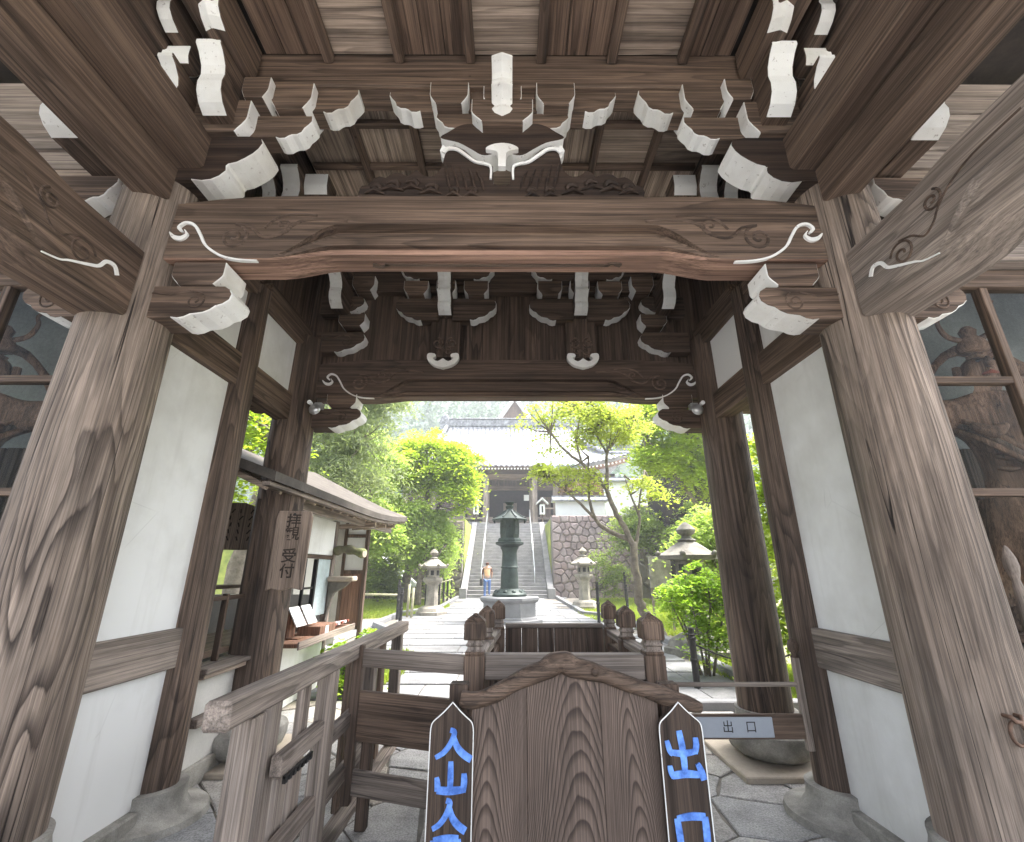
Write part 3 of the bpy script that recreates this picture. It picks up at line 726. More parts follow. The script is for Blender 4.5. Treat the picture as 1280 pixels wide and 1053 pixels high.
# ---- back wall above the back beam: dark boards, two carved struts with brackets
x = -2.42
while x < 2.50:
    w = min(random.uniform(0.20, 0.34), 2.52-x)
    boxpart('wall_board', 'wood_dark_z', gate, x, x+w-0.003, 4.66+random.uniform(0, 0.006), 4.70, 3.74, 5.0, 0.003); x += w
boxpart('wall_backing', 'dark_board', gate, -2.45, 2.55, 4.705, 4.74, 3.72, 5.5, 0)
for bx in (-0.655, 0.885):
    st = sub('bracket_set', gate, (bx, 2.1, 3.74))
    boxpart('strut', 'wood_dark_z', st, bx-0.17, bx+0.17, 4.55, 4.655, 3.80, 4.50, 0.008)
    half = smooth2([(0.0, 0.0), (0.10, 0.03), (0.165, 0.09), (0.175, 0.15), (0.15, 0.175), (0.09, 0.165), (0.085, 0.13), (0.115, 0.115), (0.06, 0.075), (0.0, 0.115)], 3)
    mb = MB().prism([(-a, b) for a, b in half[::-1]][1:-1] + half, -0.03, 0.03, 'xz', 0, (), 0)
    place(mb, 'white_beard', 'white_paint', st, bx, 4.50, 3.635, bevel=0)
    g = MB()
    for s in (-1, 1):
        g.tube(spiral((s*0.08, 0.30), 0.07, 1.5, 24, math.pi/2, s, 'xz', 0.0), 0.010, 6); g.tube(spiral((s*0.05, 0.20), 0.05, 1.2, 20, 0, -s, 'xz', 0.0), 0.008, 6)
    place(g, 'carved_scroll', 'wood_beam_x', st, bx, 4.548, 3.67, bevel=0, auto=R(60))
    for s in (-1, 1):
        cloud_nose(st, bx+s*0.08, 4.56, 4.24, s, 0.50, 0.28, 0.13, 'x', mat='wood_dark', scroll=False)
        masu(st, bx+s*0.345, 4.53, 4.53, 0.28, 0.185, 0.20)
    masu(st, bx, 4.52, 4.53, 0.22, 0.185, 0.2)
    s_nose(st, bx, 4.60, 4.29, 0.32, 0.22, 0.15, ridge=0.02, mat='wood_dark'); s_nose(st, bx, 4.60, 4.50, 0.40, 0.24, 0.15, ridge=0.02, mat='wood_dark')
    arm(st, bx, 4.50, 4.74, (0.55, 0.55), 0.2, 0.13, 'x', mat='wood_dark')

# ---- beams that run towards the viewer from the front columns
def long_beam(s):
    """carved beam along y at bracket height, belly arched"""
    mb = MB(); N = 40; Y0, Y1 = 2.26, -1.9
    n = None
    for i in range(N+1):
        y = Y0 + (Y1-Y0)*i/N; t = (Y0-y)
        u = max(0.0, min(1.0, (t-0.42)/0.35)) * max(0.0, min(1.0, (Y0-Y1-t-0.42)/0.35)); u = u*u*(3-2*u)
        zb = 2.93 + 0.06*u; zt = 3.36 + 0.05*u; d = 0.03*u; hw = 0.155
        sec = [(-hw, zt), (-hw, zb+0.03+0.17*u), (-hw+d, zb+0.025+0.14*u), (-hw+d, zb+0.02+0.08*u), (-hw+d*0.3, zb+0.02+0.065*u), (-hw+d*0.3, zb+0.02), (-hw+d*0.3+0.015, zb),
               (hw-d*0.3-0.015, zb), (hw-d*0.3, zb+0.02), (hw-d*0.3, zb+0.02+0.065*u), (hw-d, zb+0.02+0.08*u), (hw-d, zb+0.025+0.14*u), (hw, zb+0.03+0.17*u), (hw, zt)]
        n = len(sec); mb.v += [(s*CX+a, y, b) for a, b in sec]
    for k in range(N):
        for j in range(n): mb.f.append((k*n+j, k*n+(j+1) % n, (k+1)*n+(j+1) % n, (k+1)*n+j)); mb.m.append(0)
    mb.f.append(tuple(range(n))); mb.m.append(0); mb.f.append(tuple(reversed(range(N*n, (N+1)*n)))); mb.m.append(0)
    o = mb.build('porch_beam', 'wood_grey_y' if s > 0 else 'wood_beam_y', gate, auto=R(28))
    xf = s*(CX-0.155)          # face towards the passage
    g = MB()
    for (c, r, a) in (((1.93, 3.10), 0.075, 0.3), ((1.72, 3.235), 0.055, 2.0)):
        g.tube(spiral(c, r, 1.5, 26, a, 1, 'yz', xf), 0.007, 6)
    g.tube(smoothline([(xf, y, z) for y, z in [(1.93, 3.175), (1.86, 3.15), (1.80, 3.10), (1.74, 3.13), (1.70, 3.18), (1.62, 3.24), (1.5, 3.28), (1.3, 3.29)]], 5), 0.006, 6)
    g.build('carved_scroll', 'wood_dark_y', o, smooth=True)
    w = MB(); ribbon(w, smooth2([(2.14, 3.11), (2.11, 3.15), (2.06, 3.14), (2.03, 3.09), (1.98, 3.06), (1.93, 3.035), (1.88, 3.01), (1.84, 2.985), (1.76, 2.965)]), lambda t: 0.018*(1-t)+0.006, min(xf, xf-s*0.006), max(xf, xf-s*0.006), 'yz')
    w.build('painted_hook', 'white_paint', o)
for s in (-1, 1):
    long_beam(s)
    boxpart('porch_tie', 'wood_beam_y', gate, s*2.19-0.10, s*2.19+0.10, -1.9, 2.30, 3.79, 4.045, 0.012)
    boxpart('porch_tie', 'wood_beam_y', gate, s*2.10-0.17, s*2.10+0.17, -1.9, 2.36, 4.05, 4.33, 0.02)
    boxpart('porch_tie', 'wood_dark_y', gate, s*(CX+0.02)-0.11, s*(CX+0.02)+0.11, -1.9, 2.1, 4.80, 5.02, 0.012)
    # bracket arms outside the tie beams
    st = sub('bracket_set', gate, (s*2.7, -0.6, 4.1))
    s_nose(st, s*2.60, 2.40, 4.02, 0.55, 0.30, 0.17); s_nose(st, s*2.62, 2.2, 4.36, 0.62, 0.26, 0.16)
    cloud_nose(st, s*2.46, 1.78, 3.42, s, 0.48, 0.24, 0.16, 'x'); masu(st, s*2.82, 1.78, 3.66, 0.28, 0.2, 0.24)
    cloud_nose(st, s*2.46, 1.30, 3.80, s, 0.52, 0.26, 0.16, 'x'); masu(st, s*2.86, 1.30, 4.08, 0.28, 0.2, 0.24)
    arm(st, s*2.75, 2.36, 3.78, (0.30, 0.5) if s > 0 else (0.5, 0.30), 0.2, 0.15, 'x')
    # side bay: lintel beam, boards above it, screen frame
    bay = sub('side_bay_front', gate, (s*3.6, 0, 3.3))
    x0, x1 = sorted((s*2.46, s*5.9))
    boxpart('bay_beam', 'wood_grey_x', bay, x0, x1, 2.36, 2.58, 3.40, 3.72, 0.02)
    z = 3.73
    for h in (0.17, 0.15, 0.19, 0.16, 0.2, 0.2, 0.3):
        boxpart('wall_board', 'wood_ceil_x' if h in (0.15, 0.19) else 'wood_grey_x', bay, x0, x1, 2.45+random.uniform(-0.01, 0.03), 2.55, z, z+h-0.006, 0.004); z += h
# ceiling above the side strips, side bays and the roof body, all boarded
for s in (-1, 1):
    x0, x1 = sorted((s*1.97, s*6.2))
    for k in range(9):
        y0 = -2.1 + k*0.86
        boxpart('roof_board', 'dark_board', gate, x0, x1, y0, y0+0.855, 5.36, 5.40, 0)
mb = MB().box(-6.6, 6.6, -2.3, 6.4, 5.55, 5.8); mb.build('roof', 'roof_bark', gate)  # plain unseen slab for the roof, put in to block sky light
mb = MB().box(-1.96, 1.96, -2.1, 4.8, 5.30, 5.34); mb.build('roof_deck', 'dark_board', gate)

# ---- guardian niches: floor, walls, slatted window, glazed screen
for s in (-1, 1):
    ni = sub('guardian_niche', gate, (s*4.2, 1.1, 0))
    def nb(name, mat, x0, x1, y0, y1, z0, z1, bevel=0.0):
        xa, xb = sorted((s*x0, s*x1)); return boxpart(name, mat, ni, xa, xb, y0, y1, z0, z1, bevel)
    nb('niche_floor', 'wood_dark_x', 2.4, 6.0, 2.6, 3.86, 0.80, 0.88)
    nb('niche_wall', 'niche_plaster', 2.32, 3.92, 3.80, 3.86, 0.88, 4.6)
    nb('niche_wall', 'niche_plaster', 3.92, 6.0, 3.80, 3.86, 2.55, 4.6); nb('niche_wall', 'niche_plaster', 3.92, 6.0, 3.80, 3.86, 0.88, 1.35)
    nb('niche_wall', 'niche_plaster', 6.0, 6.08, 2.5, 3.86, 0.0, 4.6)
    nb('niche_ceiling', 'dark_board', 2.32, 6.08, 2.56, 3.86, 4.6, 4.65)
    nb('niche_lining', 'wood_dark_z', 2.31, 2.34, 2.70, 3.79, 0.88, 4.6)
    for k in range(16): nb('window_slat', 'wood_dark_z', 3.92+k*0.13, 3.92+k*0.13+0.098, 3.80, 3.86, 1.35, 2.55)
    # screen
    sc = sub('glazed_screen', gate, (s*3.6, 0.05, 1.0))
    def sb(name, mat, x0, x1, y0, y1, z0, z1, bevel=0.004):
        xa, xb = sorted((s*x0, s*x1)); return boxpart(name, mat, sc, xa, xb, y0, y1, z0, z1, bevel)
    sb('screen_head', 'wood_brown_z' if False else 'wood_beam_x', 2.47, 5.9, 2.46, 2.54, 3.27, 3.395)
    for z in (2.63, 1.955, 1.22): sb('screen_bar', 'wood_beam_x', 2.48, 5.9, 2.475, 2.53, z-0.022, z+0.022)
    for x in (3.13, 3.78, 4.43, 5.08): sb('screen_bar', 'wood_beam_z', x-0.024, x+0.024, 2.47, 2.535, 1.22, 3.27)
    sb('pane', 'pane_glass', 2.48, 5.9, 2.500, 2.504, 1.24, 3.27, 0)
    sb('apron_rail', 'wood_grey_x', 2.44, 5.9, 2.40, 2.56, 0.97, 1.19, 0.01)
    nb('apron_wall', 'wood_dark_z', 2.44, 5.9, 2.45, 2.52, 0.0, 0.97)
# ------------------------------------------------------------------ ground
def zg(y):                       # the court rises gently towards the stairs
    return 0.0 if y < 6 else min((y-6)*0.0175, 0.28)
def gridmesh(name, xs, ys, zf, mat, parent=None, kind=None, smooth=True):
    mb = MB(); n = len(xs)
    for y in ys:
        for x in xs: mb.v.append((x, y, zf(x, y)))
    for j in range(len(ys)-1):
        for i in range(n-1): mb.f.append((j*n+i, j*n+i+1, (j+1)*n+i+1, (j+1)*n+i)); mb.m.append(0)
    o = mb.build(name, mat, parent, smooth=smooth)
    if kind: o['kind'] = kind
    return o
gx_ = [-400, -150, -60, -30] + [i*1.5 for i in range(-14, 15)] + [30, 60, 150, 400]
gy_ = [-400, -150, -60, -20, -6, 0, 4] + [6+i*1.0 for i in range(0, 18)] + [26, 40, 60, 100, 200, 500]
gridmesh('ground', gx_, gy_, lambda x, y: zg(y)-0.03, 'soil', kind='structure')
forecourt = MB().box(-30, 30, -40, 2.2, -0.6, -0.012).build('forecourt', 'gravel'); forecourt['kind'] = 'structure'

# ---- Voronoi pieces (flagstones, wall stones)
def clip(poly, nx, ny, d):
    out = []; n = len(poly)
    for i in range(n):
        a = poly[i]; b = poly[(i+1) % n]
        da = a[0]*nx+a[1]*ny-d; db = b[0]*nx+b[1]*ny-d
        if da <= 0: out.append(a)
        if (da < 0) != (db < 0) and abs(da-db) > 1e-12:
            t = da/(da-db); out.append((a[0]+(b[0]-a[0])*t, a[1]+(b[1]-a[1])*t))
    return out
def voronoi(pts, region, gap):
    cells = []
    for i, p in enumerate(pts):
        poly = list(region)
        for j, q in enumerate(pts):
            if i == j: continue
            dx, dy = q[0]-p[0], q[1]-p[1]; L = math.hypot(dx, dy)
            if L > 2.6: continue
            mxp = ((p[0]+q[0])/2, (p[1]+q[1])/2)
            poly = clip(poly, dx/L, dy/L, (mxp[0]*dx+mxp[1]*dy)/L - gap/2)
            if len(poly) < 3: break
        if len(poly) >= 3: cells.append((p, poly))
    return cells
def inset(poly, f, c): return [(c[0]+(x-c[0])*f, c[1]+(y-c[1])*f) for x, y in poly]
def wobble(poly, amp):
    out = []
    n = len(poly)
    for i in range(n):
        a = poly[i]; b = poly[(i+1) % n]; L = math.hypot(b[0]-a[0], b[1]-a[1])
        out.append(a)
        if L > 0.16:
            k = random.uniform(0.3, 0.7); nx, ny = -(b[1]-a[1])/L, (b[0]-a[0])/L; w = random.uniform(-amp, amp*0.3)
            out.append((a[0]+(b[0]-a[0])*k+nx*w*-1, a[1]+(b[1]-a[1])*k+ny*w*-1))
    return out

gate_floor = MB().box(-2.7, 2.9, 1.7, 6.35, -0.1, 0.004).build('gate_floor', 'joint_earth'); gate_floor['kind'] = 'structure'
random.seed(21)
pts = []
for i in range(12):
    for j in range(11):
        pts.append((-2.6+i*0.475+random.uniform(-0.2, 0.2)+(0.2 if j % 2 else 0), 1.9+j*0.43+random.uniform(-0.17, 0.17)))
for c, poly in voronoi(pts, [(-2.7, 1.75), (2.85, 1.75), (2.85, 6.3), (-2.7, 6.3)], 0.016):
    if c[1] < 2.5: continue
    poly = wobble(poly, 0.02)
    top = inset(poly, 0.965, c); z = random.uniform(0.012, 0.020); mb = MB(); n = len(poly)
    mb.v = [(x-c[0], y-c[1], -0.004) for x, y in poly] + [(x-c[0], y-c[1], z-0.006) for x, y in poly] + [(x-c[0], y-c[1], z) for x, y in top]
    for k in range(n):
        k2 = (k+1) % n; mb.f += [(k, k2, n+k2, n+k), (n+k, n+k2, 2*n+k2, 2*n+k)]; mb.m += [0, 0]
    mb.f.append(tuple(range(2*n, 3*n))); mb.m.append(0)
    o = mb.build('flagstone', 'flagstone'); o.parent = gate_floor; o.location = (c[0], c[1], 0)

# ------------------------------------------------------------------ things standing in the passage
def chamfer_post(mb, x, y, z0, z1, w, mi=0):
    mb.box(x-w/2, x+w/2, y-w/2, y+w/2, z0, z1, mi)
# --- railed wooden enclosure behind the signboard
en = thing('wooden_enclosure', 'open-topped brown wooden enclosure with six capped posts behind the signboard', 'enclosure', (0.43, 3.7, 0))
def cap_post(parent, x, y, w, ztop):
    mb = MB(); h = w/2
    mb.box(x-h, x+h, y-h, y+h, 0.02, ztop-0.235)
    mb.box(x-h*0.93, x+h*0.93, y-h*0.93, y+h*0.93, ztop-0.235, ztop-0.215)
    o = mb.build('post', 'wood_beam_z', parent, bevel=0.006)
    nk = MB().lathe([(h*1.25, ztop-0.215), (h*1.0, ztop-0.205), (h*0.97, ztop-0.19), (h*1.25, ztop-0.18), (h*1.0, ztop-0.165), (h*0.98, ztop-0.15), (h*1.2, ztop-0.145)], (x, y, 0), 4, phase=math.pi/4)
    nk.build('post_neck', 'wood_grey_z', o)
    cp = MB().lathe([(h*1.42, ztop-0.150), (h*1.50, ztop-0.142), (h*1.50, ztop-0.062), (h*1.42, ztop-0.054), (h*1.42, ztop-0.046), (h*1.12, ztop-0.034), (h*0.9, ztop-0.026), (h*0.12, ztop)], (x, y, 0), 4, phase=math.pi/4)
    cp.build('post_cap', 'wood_beam_z', o)
    return o
for (xl, xr, y, w) in ((-0.13, 0.97, 3.1, 0.125), (-0.09, 0.965, 3.72, 0.115), (-0.015, 0.96, 4.32, 0.11)):
    for x in (xl, xr): cap_post(en, x, y, w, 1.285)
boxpart('front_rail', 'wood_grey_x', en, -0.066, 0.906, 3.05, 3.15, 0.915, 1.052)
boxpart('front_rail', 'wood_beam_x', en, -0.066, 0.906, 3.06, 3.14, 0.16, 0.32)
for i in range(5): boxpart('front_board', 'wood_dark_z', en, -0.06+i*0.193, -0.06+i*0.193+0.188, 3.085, 3.115, 0.32, 0.80, 0.003)
for sx, (xa, xb) in ((-1, (-0.11, -0.035)), (1, (0.967, 0.962))):
    for (y0, y1, t0, t1) in ((3.165, 3.66, 0, 0.5), (3.78, 4.26, 0.5, 1)):
        m = MB().bar((xa+(xb-xa)*t0, y0, 1.03), (xa+(xb-xa)*t1, y1, 1.03), 0.085, 0.05); m.build('side_rail', 'wood_grey_y', en, bevel=0.004)
        m = MB().bar((xa+(xb-xa)*t0, y0, 0.90), (xa+(xb-xa)*t1, y1, 0.90), 0.07, 0.09); m.build('side_rail', 'wood_beam_y', en, bevel=0.004)
        m = MB().bar((xa+(xb-xa)*t0, y0, 0.45), (xa+(xb-xa)*t1, y1, 0.45), 0.025, 0.78); m.build('side_board', 'wood_dark_z', en)
boxpart('back_rail', 'wood_grey_x', en, 0.045, 0.90, 4.28, 4.36, 1.062, 1.095)
for i in range(6): boxpart('back_board', 'wood_beam_z' if i % 3 == 1 else 'wood_dark_z', en, 0.045+i*0.1425, 0.045+i*0.1425+0.1395, 4.30, 4.33, 0.1, 1.06, 0.003)

# --- signboard with two side boards in blue lettering
sg = thing('direction_signboard', 'freestanding dark wooden signboard with gnarled branch top and blue characters', 'signboard', (0.38, 2.75, 0))
for i, (x0, x1) in enumerate(((-0.115, 0.175), (0.177, 0.565), (0.567, 0.87))):
    mb = MB(); c = (x0+x1)/2
    top = lambda x: 0.845 + 0.19*max(0, 1-((x-0.40)/0.62)**2)
    poly = [(x0-c, 0.06), (x1-c, 0.06)] + [(x-c, top(x)) for x in np.linspace(x1, x0, 7)]
    mb.prism(poly, -0.014, 0.014, 'xz'); o = mb.build('panel_board', 'wood_sign', None, bevel=0.002); o.parent = sg; o.location = (c-0.38, 0, 0)
bp = [(-0.175, 0.895), (-0.10, 0.888), (0.0, 0.915), (0.10, 0.965), (0.19, 1.005), (0.27, 1.03), (0.33, 1.062), (0.38, 1.068), (0.43, 1.045), (0.50, 1.03), (0.60, 1.005), (0.72, 0.965), (0.82, 0.935), (0.92, 0.905), (1.02, 0.875), (1.10, 0.85)]
br = [0.035, 0.040, 0.042, 0.045, 0.046, 0.05, 0.058, 0.06, 0.056, 0.046, 0.043, 0.041, 0.042, 0.042, 0.038, 0.026]
L3 = smoothline([(x, 2.735, z) for x, z in bp], 4); rr = np.interp(np.linspace(0, 1, len(L3)), np.linspace(0, 1, len(br)), br)
rr = [r*(1+0.05*math.sin(i*0.9)+0.05*math.sin(i*0.37+1)) for i, r in enumerate(rr)]
branch = MB().tube(L3, rr, 14).build('branch_top', 'wood_beam_x', sg, smooth=True)
MB().lathe([(0.0, -0.012), (0.018, -0.01), (0.022, 0.0), (0.012, 0.006)], (0, 0, 0), 10).build('branch_knot', 'wood_dark_x', branch, loc=(0.16, -0.07, 1.03), smooth=True, off=(0, 0, 0)).rotation_euler = (R(90), 0, 0)
for x in (-0.19, 0.955):
    boxpart('sign_post', 'wood_dark_z', sg, x-0.05, x+0.05, 2.765, 2.86, 0.02, 0.955, 0.006)
    boxpart('sign_foot', 'wood_dark_y', sg, x-0.05, x+0.05, 2.55, 2.764, 0.018, 0.10, 0.006)
def side_board(xc, strokes, wid):
    h = 0.112
    o = smooth2([(h, 0.76), (h*0.93, 0.80), (h*0.62, 0.83), (h*0.35, 0.855), (0.0, 0.893)], 4)
    pr = [(-h, 0.10), (h, 0.10)] + o + [(-a, b) for a, b in o[::-1]][1:]
    mb = MB().prism(pr, -0.016, 0.016, 'xz'); b = mb.build('side_board', 'wood_darksign', None, bevel=0.003); b.parent = sg; b.location = (xc-0.38, -0.045, 0)
    rim = pr[1:] + [pr[0]]
    m = MB(); ribbon(m, [(a*0.985, zz-0.004) for a, zz in rim], 0.005, -0.0185, -0.0155)
    m.build('painted_rim', 'white_paint', b, loc=(0, 0, 0), off=(0, 0, 0))
    for grp in strokes:
        m = MB()
        for k, (pp, w0, w1) in enumerate(grp):
            L = smooth2(pp, 5); ribbon(m, L, lambda t, a=w0, b2=w1: a+(b2-a)*t + 0.006*math.sin(math.pi*t), -0.0195-0.0006*k, -0.0155)
        m.build('painted_character', 'blue_paint', b, loc=(0, 0, 0), off=(0, 0, 0))
    return b
def hito(cx, cz, w, h):       # 入
    return [([(cx-0.10*w, cz+0.50*h), (cx+0.02*w, cz+0.42*h), (cx-0.08*w, cz+0.05*h), (cx-0.26*w, cz-0.25*h), (cx-0.48*w, cz-0.42*h)], 0.022, 0.020),
            ([(cx+0.0*w, cz+0.30*h), (cx+0.10*w, cz-0.05*h), (cx+0.28*w, cz-0.30*h), (cx+0.50*w, cz-0.48*h)], 0.022, 0.032)]
def yama(cx, cz, w, h):       # 山
    return [([(cx, cz+0.50*h), (cx+0.01*w, cz), (cx, cz-0.36*h)], 0.024, 0.024), ([(cx-0.44*w, cz+0.02*h), (cx-0.40*w, cz-0.20*h), (cx-0.40*w, cz-0.40*h)], 0.020, 0.026),
            ([(cx-0.42*w, cz-0.36*h), (cx, cz-0.38*h), (cx+0.44*w, cz-0.34*h)], 0.030, 0.026), ([(cx+0.44*w, cz+0.14*h), (cx+0.45*w, cz-0.12*h), (cx+0.42*w, cz-0.42*h)], 0.024, 0.026)]
def kuchi(cx, cz, w, h):      # 口
    return [([(cx-0.46*w, cz+0.42*h), (cx-0.42*w, cz), (cx-0.40*w, cz-0.48*h)], 0.028, 0.026), ([(cx-0.46*w, cz+0.42*h), (cx, cz+0.47*h), (cx+0.44*w, cz+0.46*h)], 0.022, 0.030),
            ([(cx+0.42*w, cz+0.46*h), (cx+0.42*w, cz), (cx+0.38*w, cz-0.48*h)], 0.030, 0.026), ([(cx-0.40*w, cz-0.38*h), (cx, cz-0.38*h), (cx+0.40*w, cz-0.37*h)], 0.022, 0.022)]
def deru(cx, cz, w, h):       # 出
    return [([(cx-0.06*w, cz+0.52*h), (cx+0.0*w, cz+0.1*h), (cx, cz-0.36*h)], 0.028, 0.026), ([(cx-0.44*w, cz+0.32*h), (cx-0.38*w, cz+0.12*h), (cx-0.30*w, cz+0.04*h)], 0.022, 0.022),
            ([(cx-0.36*w, cz+0.08*h), (cx, cz+0.06*h), (cx+0.36*w, cz+0.10*h)], 0.024, 0.022), ([(cx+0.40*w, cz+0.38*h), (cx+0.40*w, cz+0.22*h), (cx+0.34*w, cz+0.06*h)], 0.024, 0.024),
            ([(cx-0.42*w, cz-0.18*h), (cx-0.40*w, cz-0.30*h), (cx-0.34*w, cz-0.42*h)], 0.022, 0.022), ([(cx-0.38*w, cz-0.38*h), (cx, cz-0.34*h), (cx+0.40*w, cz-0.36*h)], 0.028, 0.026), ([(cx+0.38*w, cz-0.14*h), (cx+0.46*w, cz-0.28*h), (cx+0.52*w, cz-0.46*h)], 0.022, 0.030)]
side_board(-0.21, [hito(0.01, 0.70, 0.185, 0.13), yama(0.0, 0.56, 0.155, 0.14), hito(0.0, 0.405, 0.165, 0.125), kuchi(-0.01, 0.25, 0.135, 0.14)], 0.22)
side_board(0.965, [deru(0.0, 0.65, 0.175, 0.215), kuchi(0.01, 0.32, 0.155, 0.175)], 0.22)

# --- cross-barred barrier between handrail and enclosure
ba = thing('plank_barrier', 'dark plank barrier closing the way between handrail and enclosure', 'barrier', (-0.6, 3.35, 0))
boxpart('post', 'wood_dark_z', ba, -0.965, -0.905, 3.37, 3.43, 0.16, 1.06)
def slantboard(z0, z1, mat):
    L = math.hypot(0.707, 0.24); o = MB().box(-L/2, L/2, -0.016, 0.016, (z0-z1)/2, (z1-z0)/2).build('cross_board', mat, ba, loc=(-0.5505+0.6, 3.28-3.35, (z0+z1)/2), off=(0, 0, 0), bevel=0.004); o.rotation_euler = (0, 0, math.atan2(-0.24, 0.707))
slantboard(0.925, 1.035, 'wood_grey_x'); slantboard(0.50, 0.785, 'wood_beam_x'); slantboard(0.21, 0.345, 'wood_grey_x')
boxpart('post', 'wood_dark_z', ba, -0.87, -0.80, 3.40, 3.46, 0.02, 0.50)

# --- weathered handrail along the left
hr = thing('wooden_handrail', 'weathered grey wooden handrail on twin posts running along the left wall', 'handrail', (-1.02, 3.4, 0))
m = MB().bar((-0.965, 1.86, 1.045), (-0.995, 5.0, 1.0), 0.10, 0.10); m.build('top_rail', 'wood_grey_y', hr, bevel=0.012)
m = MB().bar((-1.0, 2.3, 0.035), (-0.99, 5.0, 0.035), 0.10, 0.06); m.build('ground_sill', 'wood_grey_y', hr, bevel=0.008)
for y in (2.12, 2.98, 3.86, 4.72):
    x = -0.968 - 0.02*(y-1.85)/3.15
    boxpart('post', 'wood_grey_z', hr, x-0.045, x+0.045, y-0.05, y+0.05, 0.066, 0.985)
for y in (2.24, 2.46, 2.62, 2.80, 3.2, 3.55, 4.15, 4.42):
    x = -0.985 - 0.01*(y-1.85)/3.15
    boxpart('baluster', 'wood_beam_z' if y > 3 else 'wood_grey_z', hr, x-0.065, x-0.030, y-0.055, y+0.055, 0.068, 0.60 if y in (2.62, 3.2) else 0.975)
for (y0, y1, z) in ((2.42, 2.93, 0.70), (3.03, 3.81, 0.62), (2.42, 2.93, 0.35), (3.03, 3.81, 0.33), (3.91, 4.67, 0.35)):
    m = MB().bar((-0.97, y0, z), (-0.98, y1, z), 0.055, 0.085); m.build('middle_rail', 'wood_grey_y', hr, bevel=0.006)
mb = MB()
for k in range(7): mb.box(-0.945, -0.93, 2.45+k*0.045, 2.475+k*0.045, 0.625, 0.652)
mb.box(-0.945, -0.931, 2.45, 2.75, 0.645, 0.655); mb.build('latch_teeth', 'black', hr)

# --- exit bar on the right with its plate
ex = thing('exit_barrier', 'low brown railing with grey exit plate between enclosure and right post', 'barrier', (1.6, 3.4, 0))
boxpart('bar', 'wood_grey_x', ex, 1.06, 1.999, 3.385, 3.415, 0.805, 0.83, 0.004)
boxpart('board', 'wood_beam_x', ex, 1.06, 1.999, 3.385, 3.415, 0.507, 0.647, 0.004)
boxpart('post', 'wood_grey_z', ex, 1.02, 1.06, 3.38, 3.42, 0.02, 0.86, 0.004)
boxpart('post', 'wood_grey_z', ex, 2.0, 2.045, 3.385, 3.42, 0.44, 0.98, 0.004)
mb = MB().lathe([(0.028, 0.98), (0.016, 1.0), (0.034, 1.03), (0.036, 1.06), (0.024, 1.085), (0.002, 1.10)], (2.022, 3.40, 0), 10); mb.build('post_knob', 'wood_dark_z', ex, smooth=True)
plate = boxpart('plate', 'grey_plate', ex, 1.16, 1.79, 3.372, 3.3835, 0.52, 0.635, 0.003)
def text(s, name, parent, loc, size, mat, rot=(R(90), 0, 0), extrude=0.0008, offset=0.0):
    cu = bpy.data.curves.new(name, 'FONT'); cu.body = s; cu.size = size; cu.align_x = 'CENTER'; cu.align_y = 'CENTER'; cu.extrude = extrude; cu.offset = offset
    t = bpy.data.objects.new(name, cu); link(t)
    dg = bpy.context.evaluated_depsgraph_get(); me = bpy.data.meshes.new_from_object(t.evaluated_get(dg)); bpy.data.objects.remove(t)
    me.materials.clear(); me.materials.append(MATS[mat]); o = bpy.data.objects.new(name, me); link(o); o.parent = parent; o.location = loc; o.rotation_euler = rot
    return o
text('出', 'lettering', plate, (0.02, -0.0065, 0.0), 0.075, 'ink'); text('口', 'lettering', plate, (0.17, -0.0065, 0.0), 0.075, 'ink')

# --- iron ring on the right front column
rg = thing('iron_ring', 'rusty iron ring hanging from a staple on the right front column', 'ring', (2.235, 2.205, 0.93))
mb = MB().tube([(2.22+0.034*math.cos(a), 2.192, 0.895+0.045*math.sin(a)) for a in np.linspace(0, 2*math.pi, 25)], 0.0075, 8, cap=False); mb.build('ring', 'rust', rg, smooth=True)
mb = MB().tube([(2.20, 2.25, 0.955), (2.203, 2.185, 0.955), (2.21, 2.178, 0.94), (2.235, 2.178, 0.94), (2.243, 2.185, 0.958), (2.245, 2.25, 0.958)], 0.009, 8); mb.build('staple', 'rust', rg, smooth=True)

# --- lamps under the back brackets
def spot(x, sgn, label):
    t = thing('spotlight', label, 'lamp', (x, 4.42, 3.10))
    mb = MB().box(x-0.04, x+0.04, 4.42, 4.50, 3.15, 3.21); mb.build('mount', 'steel', t, bevel=0.006)
    mb = MB().lathe([(0.02, 0.0), (0.055, 0.012), (0.062, 0.03), (0.05, 0.06), (0.02, 0.07)], (0, 0, 0), 20); o = mb.build('lamp_head', 'steel', t, loc=(-0.01*sgn, -0.03, 0.0), off=(0, 0, 0), auto=R(50)); o.rotation_euler = (R(70), 0, R(10*sgn))
    mb = MB().lathe([(0.0, 0.0), (0.02, 0.0), (0.022, 0.05), (0.0, 0.052)], (0, 0, 0), 12); o = mb.build('sensor', 'paper', t, loc=(0.05*sgn, -0.04, 0.08), off=(0, 0, 0), auto=R(50)); o.rotation_euler = (R(90), 0, 0)
    mb = MB().tube([(x, 4.43, 3.15), (x-0.01*sgn, 4.40, 3.12), (x-0.01*sgn, 4.41, 3.10)], 0.012, 8); mb.build('bracket', 'black', t, smooth=True)
spot(2.02, 1, 'round silver spotlight under the bracket at the right back column')
spot(-1.93, -1, 'small pale lamp under the bracket at the left back column')

